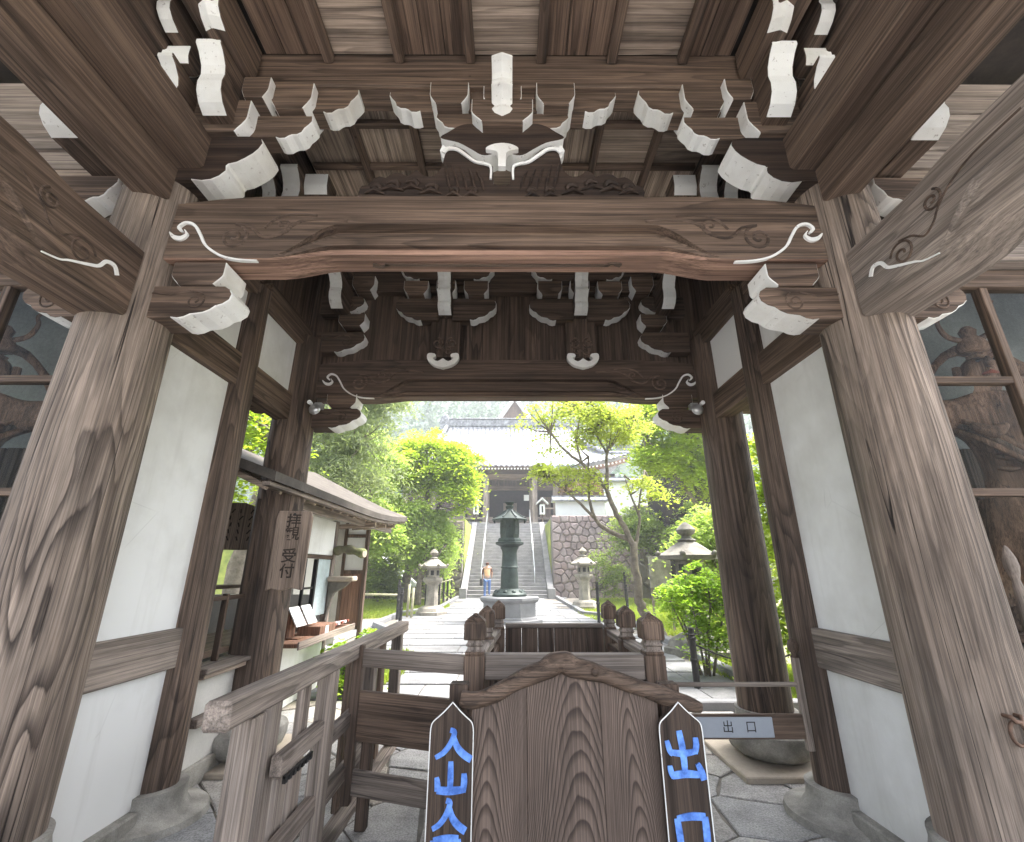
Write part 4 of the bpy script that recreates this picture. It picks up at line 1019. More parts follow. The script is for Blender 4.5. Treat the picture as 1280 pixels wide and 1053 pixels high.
# --- picket rows in front of the guardian niches
for s in (-1, 1):
    pf = thing('picket_fence', 'pale lathe-turned pickets standing along the %s guardian screen' % ('right' if s > 0 else 'left'), 'fence', (s*3.4, 2.36, 0))
    prof = [(0.030, 1.19), (0.034, 1.25), (0.030, 1.35), (0.022, 1.45), (0.016, 1.50), (0.024, 1.53), (0.030, 1.56), (0.027, 1.60), (0.012, 1.65), (0.002, 1.665)]
    first = None
    xa, xb = sorted((s*2.49, s*5.6)); boxpart('rail', 'wood_grey_x', pf, xa, xb, 2.325, 2.399, 1.10, 1.188, 0.008)
    for k in range(14):
        x = s*(2.60+k*0.168)
        if first is None:
            first = MB().lathe(prof, (0, 0, 0), 12).build('picket', 'wood_grey_z', pf, loc=(x-s*3.4, 0, 0), off=(0, 0, 0), auto=R(60))
        else: copy_of(first, pf, (x-s*3.4, 0, 0))
    for x in (2.50, 4.0, 5.5): boxpart('post', 'wood_grey_z', pf, s*x-0.04, s*x+0.04, 2.33, 2.395, 0.01, 1.099, 0.006)

# ------------------------------------------------------------------ guardian statues
def skin_mesh(name, joints, edges, mat, parent, sub_levels=2, root=0):
    me = bpy.data.meshes.new(name); me.from_pydata([j[0] for j in joints], edges, []); me.update()
    o = bpy.data.objects.new(name, me); link(o)
    md = o.modifiers.new('skin', 'SKIN'); md.use_smooth_shade = True
    for i, j in enumerate(joints):
        sv = me.skin_vertices[0].data[i]; r = j[1]; sv.radius = r if isinstance(r, tuple) else (r, r); sv.use_root = (i == root)
    ss = o.modifiers.new('sub', 'SUBSURF'); ss.levels = sub_levels; ss.render_levels = sub_levels
    dg = bpy.context.evaluated_depsgraph_get(); me2 = bpy.data.meshes.new_from_object(o.evaluated_get(dg)); bpy.data.objects.remove(o)
    me2.materials.clear(); me2.materials.append(MATS[mat]); me2.polygons.foreach_set('use_smooth', [True]*len(me2.polygons))
    o2 = bpy.data.objects.new(name, me2); link(o2); o2.parent = parent
    return o2
def guardian(x, y, rz, m, label):
    t = thing('guardian_statue', label, 'statue', (x, y, 0.88), rz); t.scale = (0.95, 0.75, 0.95)
    J = [((0, 0, 1.05), (0.21, 0.17)), ((0, 0, 1.28), (0.17, 0.145)), ((0, -0.03, 1.55), (0.25, 0.18)), ((0, 0, 1.82), (0.22, 0.14)), ((0, -0.02, 1.98), 0.10),
         ((0, -0.05, 2.14), (0.135, 0.15)), ((0, -0.06, 2.30), (0.12, 0.14)),
         ((-m*0.34, 0, 1.82), 0.14), ((-m*0.66, -0.10, 1.92), 0.11), ((-m*0.95, -0.28, 2.12), 0.085), ((-m*1.05, -0.36, 2.28), 0.075),
         ((m*0.34, 0, 1.80), 0.14), ((m*0.52, -0.02, 1.48), 0.115), ((m*0.42, -0.34, 1.24), 0.09), ((m*0.34, -0.46, 1.16), 0.07),
         ((-0.16, 0, 0.85), 0.17), ((-0.24, -0.10, 0.50), 0.13), ((-0.25, 0.0, 0.12), 0.085), ((-0.27, -0.18, 0.05), (0.075, 0.05)),
         ((0.16, 0, 0.85), 0.17), ((0.25, -0.05, 0.50), 0.13), ((0.28, 0.05, 0.12), 0.085), ((0.30, -0.14, 0.05), (0.075, 0.05))]
    E = [(0,1),(1,2),(2,3),(3,4),(4,5),(5,6),(3,7),(7,8),(8,9),(9,10),(3,11),(11,12),(12,13),(13,14),(0,15),(15,16),(16,17),(17,18),(0,19),(19,20),(20,21),(21,22)]
    b = skin_mesh('body', J, E, 'wood_statue', t)
    # muscle and drapery relief
    for s in (-1, 1):
        MB().tube(smoothline([(s*0.04, -0.235, 1.66), (s*0.15, -0.27, 1.60), (s*0.25, -0.22, 1.68)], 4), [0.02, 0.03, 0.042, 0.05, 0.05, 0.05, 0.045, 0.035, 0.02], 8).build('chest_muscle', 'wood_statue', t, loc=(0, 0, 0), off=(0, 0, 0), smooth=True)
        for q in range(3): MB().tube([(s*0.03, -0.205+0.01*q, 1.50-q*0.085), (s*0.09, -0.215+0.01*q, 1.495-q*0.085), (s*0.15, -0.185+0.01*q, 1.51-q*0.085)], [0.012, 0.026, 0.012], 8).build('rib_muscle', 'wood_statue', t, loc=(0, 0, 0), off=(0, 0, 0), smooth=True)
    for q, dz in enumerate((0.0, 0.055, 0.11)):
        L = smoothline([(-m*0.30, -0.05, 1.80-dz), (-m*0.16, -0.24, 1.62-dz), (m*0.06, -0.26, 1.38-dz), (m*0.22, -0.18, 1.16-dz), (m*0.27, 0.0, 1.05-dz)], 4)
        MB().tube(L, 0.024, 8).build('sash_fold', 'wood_beam_z' if q == 1 else 'wood_statue', t, loc=(0, 0, 0), off=(0, 0, 0), smooth=True)
    # topknot with two ribbon ends, brow, nose, ears
    mb = MB().lathe([(0.10, 0), (0.115, 0.04), (0.09, 0.09), (0.05, 0.14), (0.062, 0.19), (0.03, 0.23), (0.003, 0.24)], (0, -0.05, 2.34), 14); mb.build('topknot', 'wood_statue', t, loc=(0, 0, 0), off=(0, 0, 0), smooth=True)
    for s in (-1, 1):
        L = smoothline([(s*0.05, -0.06, 2.44), (s*0.15, -0.07, 2.50), (s*0.19, -0.08, 2.62), (s*0.17, -0.08, 2.70), (s*0.22, -0.08, 2.77)], 4)
        MB().tube(L, [0.026-0.001*i for i in range(len(L))], 8).build('ribbon_end', 'wood_statue', t, loc=(0, 0, 0), off=(0, 0, 0), smooth=True)
        MB().lathe([(0.0, -0.06), (0.03, -0.04), (0.035, 0.0), (0.028, 0.05), (0, 0.06)], (s*0.145, -0.03, 2.17), 10).build('ear', 'wood_statue', t, loc=(0, 0, 0), off=(0, 0, 0), smooth=True)
        MB().tube([(s*0.02, -0.205, 2.24), (s*0.06, -0.21, 2.262), (s*0.115, -0.165, 2.25)], [0.014, 0.022, 0.01], 8).build('brow', 'wood_statue', t, loc=(0, 0, 0), off=(0, 0, 0), smooth=True)
        MB().lathe([(0, -0.016), (0.018, 0), (0, 0.016)], (s*0.055, -0.188, 2.218), 10).build('eye', 'black', t, loc=(0, 0, 0), off=(0, 0, 0), smooth=True)
    MB().tube([(0, -0.19, 2.24), (0, -0.225, 2.18), (0, -0.20, 2.155)], [0.016, 0.032, 0.024], 8).build('nose', 'wood_statue', t, loc=(0, 0, 0), off=(0, 0, 0), smooth=True)
    MB().tube([(-0.055, -0.175, 2.10), (0, -0.20, 2.112), (0.055, -0.175, 2.10)], [0.008, 0.018, 0.008], 8).build('mouth', 'cloth_red', t, loc=(0, 0, 0), off=(0, 0, 0), smooth=True)
    # skirt with pleats
    mb = MB(); n = 48; pr = [(0.25, 1.12), (0.28, 1.02), (0.33, 0.80), (0.40, 0.55), (0.47, 0.34)]
    for k, (r, z) in enumerate(pr):
        for j in range(n):
            a = 2*math.pi*j/n; w = r*(1+(0.02+0.05*k/4)*math.sin(9*a)+0.06*k/4*math.sin(2*a+1)); mb.v.append((w*math.cos(a), w*0.8*math.sin(a), z+0.04*k/4*math.sin(5*a)))
    for k in range(len(pr)-1):
        for j in range(n): mb.f.append((k*n+j, k*n+(j+1) % n, (k+1)*n+(j+1) % n, (k+1)*n+j)); mb.m.append(0)
    mb.build('skirt', 'wood_statue', t, loc=(0, 0, 0), off=(0, 0, 0), smooth=True)
    # floating scarf over the shoulders and down the side
    L = smoothline([(-m*0.95, -0.05, 1.20), (-m*0.72, 0.05, 1.55), (-m*0.50, 0.12, 1.90), (0, 0.22, 2.45), (m*0.55, 0.14, 1.98), (m*0.80, -0.05, 1.50), (m*0.62, -0.25, 1.00), (m*0.78, -0.2, 0.5)], 6)
    mb = MB()
    for i in range(len(L)-1):
        pass
    mb.tube(L, [0.05+0.02*math.sin(i*0.7) for i in range(len(L))], 8).build('scarf', 'wood_statue', t, loc=(0, 0, 0), off=(0, 0, 0), smooth=True)
    # hands: palm and five fingers each
    for (c, d, curl) in ((Vector((-m*1.06, -0.38, 2.32)), Vector((-m*0.15, -0.15, 1)), 0.35), (Vector((m*0.31, -0.50, 1.13)), Vector((-m*0.25, -0.6, -0.5)), 0.9)):
        d.normalize(); side = d.cross(Vector((0, 1, 0.2))).normalized(); nrm = side.cross(d).normalized()
        jo = [(c-d*0.03, 0.06), (c+d*0.05, (0.065, 0.04))]; ed = [(0, 1)]
        for q, (o, ln) in enumerate(((-0.055, 0.10), (-0.02, 0.125), (0.018, 0.12), (0.05, 0.095))):
            p1 = c+d*0.10+side*o; p2 = p1+d*ln*0.5-nrm*ln*0.3*curl; p3 = p2+d*ln*0.35*(1-curl)-nrm*ln*0.5*curl
            k = len(jo); jo += [(p1, 0.022), (p2, 0.019), (p3, 0.015)]; ed += [(1, k), (k, k+1), (k+1, k+2)]
        k = len(jo); jo += [(c+side*0.08+d*0.02, 0.022), (c+side*0.12+d*0.07-nrm*0.03, 0.018)]; ed += [(0, k), (k, k+1)]
        skin_mesh('hand', [(tuple(p), r) for p, r in jo], ed, 'wood_statue', t, 1)
    # staff-like vajra held in the raised hand; rock under the feet
    MB().lathe([(0.62, 0.0), (0.60, 0.06), (0.5, 0.10), (0.42, 0.115)], (0, 0, -0.0), 16).build('rock_base', 'stone_base', t, loc=(0, 0, 0.001), off=(0, 0, 0), auto=R(40))
    for o in list(t.children):
        if o.name.split('.')[0] != 'rock_base': o.location.z += 0.10
    return t
guardian(3.80, 3.26, R(-20), 1, 'carved wooden guardian statue with raised arm behind the right glazed screen')
guardian(-4.0, 3.26, R(28), -1, 'carved wooden guardian statue with ribboned topknot behind the left screen')
# ------------------------------------------------------------------ ticket office on the left
random.seed(5)
tk = thing('ticket_office', 'low ticket office with curved bark eave and counter beside the gate', 'kiosk', (-3.0, 6.3, 0))
# roof: a curved plane sloping down to the eave over the passage side, thick layered edge
mb = MB(); N = 26; YA, YB = 3.86, 9.05
def lift(y): return 0.17*max(0, (y-6.2)/2.85)**2.2
for i in range(N+1):
    y = YA + (YB-YA)*i/N
    for (x, z) in ((-1.95, 2.36), (-2.4, 2.52), (-3.0, 2.80), (-3.9, 3.25)): mb.v.append((x, y, z+lift(y)))
    for (x, z) in ((-1.95, 2.275), (-2.4, 2.435), (-3.0, 2.72), (-3.9, 3.17)): mb.v.append((x, y, z+lift(y)))
for i in range(N):
    a = i*8; b = a+8
    for k in range(3): mb.f += [(a+k, b+k, b+k+1, a+k+1), (a+4+k, a+5+k, b+5+k, b+4+k)]; mb.m += [0, 0]
    mb.f.append((a, a+4, b+4, b)); mb.m.append(0); mb.f.append((a+3, b+3, b+7, a+7)); mb.m.append(0)
for a in (0, N*8):
    for k in range(3): mb.f.append((a+k, a+k+1, a+5+k, a+4+k)); mb.m.append(0)
roof_t = mb.build('roof', 'roof_bark', tk)
mb = MB(); prev = None
for i in range(N):
    y0 = YA+(YB-YA)*i/N; y1 = YA+(YB-YA)*(i+1)/N
    mb.bar((-2.02, y0, 2.255+lift(y0)), (-2.02, y1, 2.255+lift(y1)), 0.07, 0.035)
mb.build('eave_board', 'wood_grey_y', roof_t)
for k in range(20):
    y = YA+0.1+k*0.26
    m = MB().bar((-2.06, y, 2.235+lift(y)), (-3.0, y, 2.66+lift(y)), 0.05, 0.05); m.build('rafter', 'wood_ceil_x', tk, bevel=0.004)
m = MB().bar((-2.25, 4.9, 2.22), (-2.25, 8.9, 2.26), 0.09, 0.10); m.build('eave_beam', 'wood_grey_y', tk, bevel=0.005)
# passage-side wall
boxpart('wall_panel', 'plaster', tk, -2.60, -2.54, 5.2, 6.93, 1.74, 2.22, 0)
boxpart('wall_panel', 'plaster', tk, -2.60, -2.54, 5.2, 6.93, 0.03, 0.74, 0)
boxpart('corner_post', 'wood_grey_z', tk, -2.62, -2.53, 6.94, 7.05, 0.03, 2.24)
boxpart('corner_post', 'wood_dark_z', tk, -2.62, -2.53, 5.08, 5.19, 0.03, 2.30)
boxpart('lintel', 'wood_dark_y', tk, -2.62, -2.52, 5.2, 6.93, 1.685, 1.735)
boxpart('window_frame', 'black', tk, -2.59, -2.54, 6.42, 6.47, 0.93, 1.68, 0.003)
boxpart('window_frame', 'black', tk, -2.585, -2.55, 6.10, 6.135, 0.93, 1.68, 0.003)
boxpart('window_frame', 'black', tk, -2.585, -2.55, 6.14, 6.41, 1.30, 1.325, 0.003)
boxpart('notice_pane', 'paper_blue', tk, -2.57, -2.545, 6.475, 6.90, 0.95, 1.68, 0.003)
boxpart('window_frame', 'black', tk, -2.585, -2.55, 5.2, 6.41, 0.90, 0.93, 0.003)
# counter
ct = boxpart('counter', 'wood_brown_z', tk, -2.54, -2.16, 5.25, 7.05, 0.755, 0.80, 0.006)
boxpart('counter_lip', 'wood_grey_y', tk, -2.158, -2.14, 5.25, 7.05, 0.735, 0.815, 0.004)
# dim inside
boxpart('inner_wall', 'plaster_aged', tk, -4.3, -4.22, 3.9, 7.0, 0.03, 2.4, 0); boxpart('end_wall', 'plaster_aged', tk, -4.2, -2.63, 6.95, 7.0, 0.03, 1.2, 0)
boxpart('floor', 'wood_dark_y', tk, -4.2, -2.64, 3.9, 6.9, 0.01, 0.05, 0)
boxpart('shelf', 'wood_dark_y', tk, -4.2, -3.7, 4.2, 6.8, 1.3, 1.34, 0); boxpart('desk', 'wood_dark_y', tk, -3.5, -2.75, 4.3, 6.6, 0.76, 0.82, 0)
# wall between the gate's middle and back columns: plaster below, sill, window posts
boxpart('side_wall', 'plaster_aged', tk, -2.33, -2.29, 3.80, 4.44, 0.16, 0.80, 0)
boxpart('side_wall_base', 'stone_base', tk, -2.36, -2.26, 3.80, 4.44, 0.005, 0.16, 0.006)
boxpart('window_sill', 'wood_grey_y', tk, -2.40, -2.17, 3.78, 4.50, 0.80, 0.835, 0.006); boxpart('window_sill', 'wood_ceil_y', tk, -2.38, -2.20, 3.80, 4.46, 0.76, 0.80, 0.004)
boxpart('side_rail', 'wood_grey_y', tk, -2.28, -2.20, 3.82, 4.46, 0.44, 0.50, 0.004)
boxpart('window_post', 'wood_dark_z', tk, -2.36, -2.30, 4.38, 4.44, 0.836, 2.2, 0.004); boxpart('window_post', 'wood_dark_z', tk, -2.36, -2.31, 4.10, 4.13, 0.836, 1.35, 0.004)
boxpart('window_rail', 'wood_dark_y', tk, -2.355, -2.315, 3.80, 4.379, 1.30, 1.335, 0.004)
# projecting end wall: white screen above, brown boards below
boxpart('screen', 'plaster', tk, -2.92, -2.58, 8.58, 8.62, 1.53, 2.10, 0)
boxpart('screen', 'plaster', tk, -2.92, -2.58, 8.58, 8.62, 2.16, 2.36, 0)
for (x0, x1, z0, z1) in ((-2.97, -2.92, 0.55, 2.36), (-2.58, -2.52, 0.35, 2.40)): boxpart('end_post', 'wood_beam_z', tk, x0, x1, 8.54, 8.64, z0, z1, 0.004)
for (z0, z1) in ((1.47, 1.53), (2.10, 2.16), (0.55, 0.61)): boxpart('end_rail', 'wood_beam_z', tk, -2.92, -2.58, 8.555, 8.635, z0, z1, 0.004)
for k in range(5): boxpart('end_board', 'wood_brown_z', tk, -2.92+k*0.068, -2.92+k*0.068+0.066, 8.57, 8.60, 0.61, 1.47, 0.003)
boxpart('end_wall', 'plaster_aged', tk, -3.4, -2.975, 8.59, 8.65, 0.3, 2.4, 0)
for y in (7.3, 7.9, 8.5): 
    m = MB().bar((-2.05, y, 2.20+lift(y)), (-2.62, y, 2.16+lift(y)), 0.06, 0.07); m.build('eave_arm', 'wood_ceil_x', tk, bevel=0.004)
boxpart('back_wall', 'plaster_aged', tk, -3.2, -3.1, 7.06, 8.58, 0.05, 2.4, 0)
# things on and by the counter
for k, (y, ry) in enumerate(((5.62, 0.0), (5.93, 0.05))):
    l = thing('leaflet_stand', ['white leaflet stand on the ticket counter nearest the gate column', 'white leaflet stand on the counter beside the notice pane'][k], 'leaflet stand', (-2.34, y, 0.802), group='leaflet stands on the counter')
    m = MB().bar((-2.30, y, 0.93), (-2.42, y, 1.13), 0.25, 0.012, up=(1, 0, 0.6)); m.build('sheet', 'paper', l); 
    m = MB().box(-2.46, -2.28, y-0.10, y+0.10, 0.802, 0.815); m.box(-2.43, -2.41, y-0.10, y+0.10, 0.815, 1.10); m.build('holder', 'wood_brown_z', l)
    m = MB()
    for q in range(3): m.bar((-2.295+0.0, y-0.06+q*0.05, 0.96), (-2.395, y-0.06+q*0.05, 1.10), 0.018, 0.002, up=(1, 0, 0.6))
    m.build('print', 'grey_plate', l, loc=(0.008, 0, 0.006), off=(-2.34, y, 0.802))
bx = thing('offering_tray', 'low wooden tray with small white cards on the ticket counter', 'tray', (-2.3, 6.5, 0.802))
MB().box(-2.42, -2.17, 5.85, 6.35, 0.802, 0.90).build('box', 'wood_brown_z', bx, bevel=0.004); MB().box(-2.168, -2.163, 6.0, 6.10, 0.81, 0.89).build('paper_tag', 'paper', bx)
for k in range(5):
    y = 6.42+k*0.12; m = MB().bar((-2.38, y, 0.83), (-2.20, y+0.03, 0.86), 0.10, 0.03); m.build('card_bundle', 'paper' if k % 2 else 'cloth_red', bx)

# hanging boards
hb = thing('reception_plank', 'grey wooden plank with faded reception characters hanging on the back left column', 'sign', (-1.98, 4.40, 1.36), R(8))
pr = [(-0.165, 0.0), (-0.12, 0.02), (-0.03, 0.0), (0.05, 0.025), (0.15, 0.005), (0.165, 0.66), (0.145, 0.72), (-0.145, 0.72), (-0.165, 0.66)]
pl = MB().prism(pr, -0.018, 0.018, 'xz').build('plank', 'wood_hang', hb, loc=(0, 0, 0), bevel=0.006, off=(0, 0, 0))
for k, (ch, z) in enumerate((('拝', 0.62), ('観', 0.50), ('受', 0.30), ('付', 0.165))): text(ch, 'lettering', pl, (0.0, -0.0195, z), 0.135, 'ink_faded', offset=0.002)
MB().lathe([(0.0, 0), (0.012, 0), (0.010, 0.012), (0, 0.014)], (0, 0, 0), 10).build('nail', 'iron', pl, loc=(0, -0.018, 0.69), off=(0, 0, 0)).rotation_euler = (R(90), 0, 0)
cb = thing('carved_board', 'brown board with rows of faded writing hung under the office eave', 'sign', (-2.95, 5.2, 1.75), R(25))
pr = [(-0.30, 0.0), (0.22, 0.0), (0.34, 0.30), (0.22, 0.45), (0.0, 0.52), (-0.30, 0.50)]
pl = MB().prism(pr, -0.02, 0.02, 'xz').build('plank', 'wood_hang', cb, loc=(0, 0, 0), bevel=0.006, off=(0, 0, 0))
m = MB()
for q in range(5):
    x = -0.2+q*0.09
    for j in range(5): m.bar((x+random.uniform(-0.01, 0.01), -0.0215, 0.10+j*0.075), (x+random.uniform(-0.02, 0.03), -0.0215, 0.145+j*0.075), 0.014, 0.002, up=(0, 1, 0))
m.build('lettering', 'ink_faded', pl, loc=(0, 0, 0), off=(0, 0, 0))['kind'] = 'stuff'
lg = thing('mossy_log', 'mossy log ornament with pale sawn end hung at the office corner', 'ornament', (-2.25, 6.8, 1.72))
L = smoothline([(-2.52, 7.0, 1.80), (-2.36, 6.92, 1.83), (-2.20, 6.86, 1.80), (-2.03, 6.80, 1.76)], 4)
MB().tube(L, [0.06+0.012*math.sin(i*1.3) for i in range(len(L))], 12).build('log', 'stone_mossy', lg, smooth=True)
m = MB(); m.lathe([(0.0, 0), (0.052, 0), (0.05, 0.006)], (0, 0, 0), 14); o = m.build('sawn_end', 'stone_tan', lg, loc=(0.222, -0.002, 0.04), off=(0, 0, 0)); o.rotation_euler = (R(90), 0, R(70))
bs = thing('wall_basin', 'small white basin on a curved bracket at the office corner', 'basin', (-2.3, 6.9, 1.3))
MB().box(-2.53, -2.16, 6.80, 7.02, 1.38, 1.45).build('basin', 'stone_tan', bs, bevel=0.015)
MB().prism([(-2.53, 1.378), (-2.22, 1.378), (-2.3, 1.30), (-2.44, 1.22), (-2.49, 1.0), (-2.53, 0.85)], 6.88, 6.95, 'xz').build('bracket', 'stone_grey', bs, bevel=0.01)

# ------------------------------------------------------------------ court: path slabs, kerbs
path = MB(); zf = lambda y: zg(y)
outer = [(-3.4, 6.4), (3.3, 6.4), (3.3, 14.4), (2.35, 15.4), (2.15, 22.3), (-2.25, 22.3), (-2.35, 17.5), (-3.3, 15.4)]
def inside(p, poly):
    c = False; n = len(poly)
    for i in range(n):
        a = poly[i]; b = poly[(i+1) % n]
        if (a[1] > p[1]) != (b[1] > p[1]) and p[0] < (b[0]-a[0])*(p[1]-a[1])/(b[1]-a[1])+a[0]: c = not c
    return c
for k in range(16):
    y0, y1 = 6.36+k, min(22.3, 7.36+k); path.quad([(-3.45, y0, zg(y0)-0.012), (3.4, y0, zg(y0)-0.012), (3.4, y1, zg(y1)-0.012), (-3.45, y1, zg(y1)-0.012)])
pth = path.build('path', 'joint_earth'); pth['kind'] = 'structure'
y = 6.4; row = 0
while y < 22.2:
    d = random.uniform(0.62, 0.85); x = -3.4 + random.uniform(0, 0.4)
    while x < 3.3:
        w = random.uniform(0.75, 1.35); xc, yc = x+w/2, y+d/2
        if inside((xc, yc), outer) and not (math.hypot(xc-0.05, yc-14) < 0.7):
            mb = MB().box(-w/2+0.007, w/2-0.007, -d/2+0.007, d/2-0.007, -0.04, 0.004+random.uniform(0, 0.006))
            o = mb.build('path_slab', 'pathslab', bevel=0.006); o.parent = pth; o.location = (xc, yc, zg(yc))
        x += w
    y += d; row += 1
def kerb(pts, label, name='kerb_line'):
    t = thing(name, label, 'kerb', (pts[0][0], pts[0][1], 0))
    for a, b in zip(pts[:-1], pts[1:]):
        L = math.hypot(b[0]-a[0], b[1]-a[1]); n = max(1, int(L/1.1))
        for k in range(n):
            p = Vector((a[0]+(b[0]-a[0])*k/n, a[1]+(b[1]-a[1])*k/n, 0)); q = Vector((a[0]+(b[0]-a[0])*(k+1)/n, a[1]+(b[1]-a[1])*(k+1)/n, 0))
            p.z = zg(p.y)+0.04; q.z = zg(q.y)+0.04; dd = (q-p).normalized()*0.006
            MB().bar(p+dd, q-dd, 0.15, 0.14).build('kerb_stone', 'stone_path', t, bevel=0.012)
kerb([(-2.3, 22.2), (-2.42, 17.4), (-3.4, 15.5), (-3.5, 13.0), (-2.6, 11.5)], 'pale stone kerb along the left edge of the path')
kerb([(2.2, 22.2), (2.42, 15.6), (3.35, 14.4), (3.4, 7.2)], 'pale stone kerb along the right edge of the path')
kerb([(1.9, 5.95), (4.6, 5.95)], 'single grey kerb behind the right back column')
plz = MB().quad([(-7.5, 8.9, zg(9)-0.006), (-3.5, 8.9, zg(9)-0.006), (-3.5, 15.0, zg(15)-0.006), (-7.5, 15.0, zg(15)-0.006)])
plz = MB(); plz.quad([(-7.5, 9.2, zg(9.2)-0.008), (-3.5, 9.2, zg(9.2)-0.008), (-3.5, 14.4, zg(14.4)-0.008), (-7.5, 14.4, zg(14.4)-0.008)]); o = plz.build('side_court', 'stone_path'); o['kind'] = 'structure'

# moss lawns with blades
def lawn(name, label, cx, cy, rx, ry, n, h=0.10, mat='grass_blade'):
    r = np.sqrt(rng.random(n)); a = rng.random(n)*2*np.pi
    x = cx+rx*r*np.cos(a); yy = cy+ry*r*np.sin(a)
    z = np.array([zg(v) for v in yy])-0.03
    ang = rng.random(n)*2*np.pi; hh = h*(0.5+rng.random(n)); w = 0.018
    V = np.empty((n, 3, 3)); dx = np.cos(ang)*w; dy = np.sin(ang)*w
    V[:, 0] = np.stack([x-dx, yy-dy, z], 1); V[:, 1] = np.stack([x+dx, yy+dy, z], 1)
    V[:, 2] = np.stack([x+rng.normal(0, 0.04, n), yy+rng.normal(0, 0.04, n), z+hh], 1)
    me = bpy.data.meshes.new(name); me.vertices.add(n*3); me.vertices.foreach_set('co', V.ravel())
    me.loops.add(n*3); me.loops.foreach_set('vertex_index', np.arange(n*3)); me.polygons.add(n); me.polygons.foreach_set('loop_start', np.arange(n)*3)
    me.update(); me.materials.append(MATS[mat]); o = bpy.data.objects.new(name, me); link(o); tag(o, label, 'grass', kind='stuff')
lawn('lawn', 'bright mossy lawn left of the path near the stone lantern', -4.8, 18.0, 2.6, 3.3, 26000)
lawn('lawn', 'mossy ground on the right of the path before the stone wall', 5.0, 16.5, 2.7, 5.5, 26000, 0.08)
lawn('lawn', 'mossy strip under the bright bush by the right column', 3.95, 8.2, 0.75, 2.0, 9000, 0.07)
lawn('lawn', 'green undergrowth between handrail and ticket office', -2.0, 8.0, 0.45, 1.4, 5000, 0.10)

# ------------------------------------------------------------------ bronze lantern on its stone plinth
bl = thing('bronze_lantern', 'tall green bronze lantern on an octagonal stone plinth in the path', 'lantern', (0.06, 14.0, zg(14)))
def bprof(name, prof, mat, n, phase=0, auto=R(35)): return MB().lathe(prof, (0, 0, 0), n, phase=phase).build(name, mat, bl, loc=(0, 0, 0), off=(0, 0, 0), auto=auto)
p8 = math.pi/8
bprof('plinth', [(1.0, -0.03), (1.0, 0.06), (0.86, 0.065), (0.84, 0.12), (0.80, 0.14), (0.80, 0.50), (0.86, 0.53), (0.90, 0.58), (0.90, 0.64), (0.5, 0.66)], 'stone_path', 8, p8)
bprof('base', [(0.50, 0.655), (0.50, 0.72), (0.46, 0.76), (0.40, 0.80), (0.30, 0.86), (0.24, 0.88)], 'bronze', 24)
for k in range(10):
    a = k*2*math.pi/10; MB().lathe([(0.0, 0), (0.06, 0.01), (0.075, 0.05), (0.04, 0.09), (0.0, 0.11)], (0.38*math.cos(a), 0.38*math.sin(a), 0.74), 10).build('base_petal', 'bronze', bl, loc=(0, 0, 0), off=(0, 0, 0), smooth=True)
bprof('shaft', [(0.27, 0.86), (0.26, 0.95), (0.25, 1.3), (0.235, 1.42), (0.265, 1.46), (0.235, 1.5), (0.215, 1.85), (0.235, 1.95), (0.29, 2.02)], 'bronze', 20)
bprof('platform', [(0.22, 2.0), (0.32, 2.06), (0.45, 2.12), (0.45, 2.17), (0.37, 2.19), (0.37, 2.25), (0.34, 2.29)], 'bronze', 8, p8)
fb = bprof('fire_box', [(0.29, 2.29), (0.30, 2.33), (0.30, 2.83), (0.32, 2.86)], 'bronze', 8, p8)
for k in range(8):
    a = k*math.pi/4-math.pi/2; m = MB().box(-0.075, 0.075, -0.01, 0.006, 2.40, 2.74); o = m.build('fire_box_door', 'bronze', fb, loc=(0.28*math.cos(a), 0.28*math.sin(a), 0), off=(0, 0, 0), bevel=0.006); o.rotation_euler = (0, 0, a+math.pi/2)
    m = MB().lathe([(0.0, 0), (0.03, 0), (0.03, 0.004), (0, 0.005)], (0, 0, 0), 8); o = m.build('fire_box_dark_plate', 'black', fb, loc=(0.2915*math.cos(a), 0.2915*math.sin(a), 2.62), off=(0, 0, 0)); o.rotation_euler = (R(90), 0, a+math.pi/2)  # black disc on the door, painted shade for an opening
rf = bprof('lantern_roof', [(0.30, 2.86), (0.56, 2.80), (0.57, 2.84), (0.44, 2.89), (0.32, 2.96), (0.20, 3.05), (0.13, 3.10), (0.12, 3.12)], 'bronze', 8, p8)
for k in range(8):
    a = k*math.pi/4+p8; MB().tube([(r*math.cos(a), r*math.sin(a), z+0.012) for r, z in ((0.13, 3.10), (0.20, 3.06), (0.30, 2.98), (0.42, 2.91), (0.54, 2.87))], 0.016, 6).build('roof_rib', 'bronze', rf, loc=(0, 0, 0), off=(0, 0, 0), smooth=True)
    MB().lathe([(0.0, 0), (0.022, 0.01), (0.028, -0.05), (0.0, -0.055)], (0.50*math.cos(a), 0.50*math.sin(a), 2.80), 8).build('wind_bell', 'bronze', rf, loc=(0, 0, 0), off=(0, 0, 0), smooth=True)
bprof('finial', [(0.13, 3.10), (0.10, 3.13), (0.09, 3.17), (0.12, 3.20), (0.13, 3.24), (0.08, 3.27), (0.09, 3.30), (0.13, 3.33), (0.15, 3.37), (0.11, 3.38), (0.06, 3.36)], 'bronze', 16)

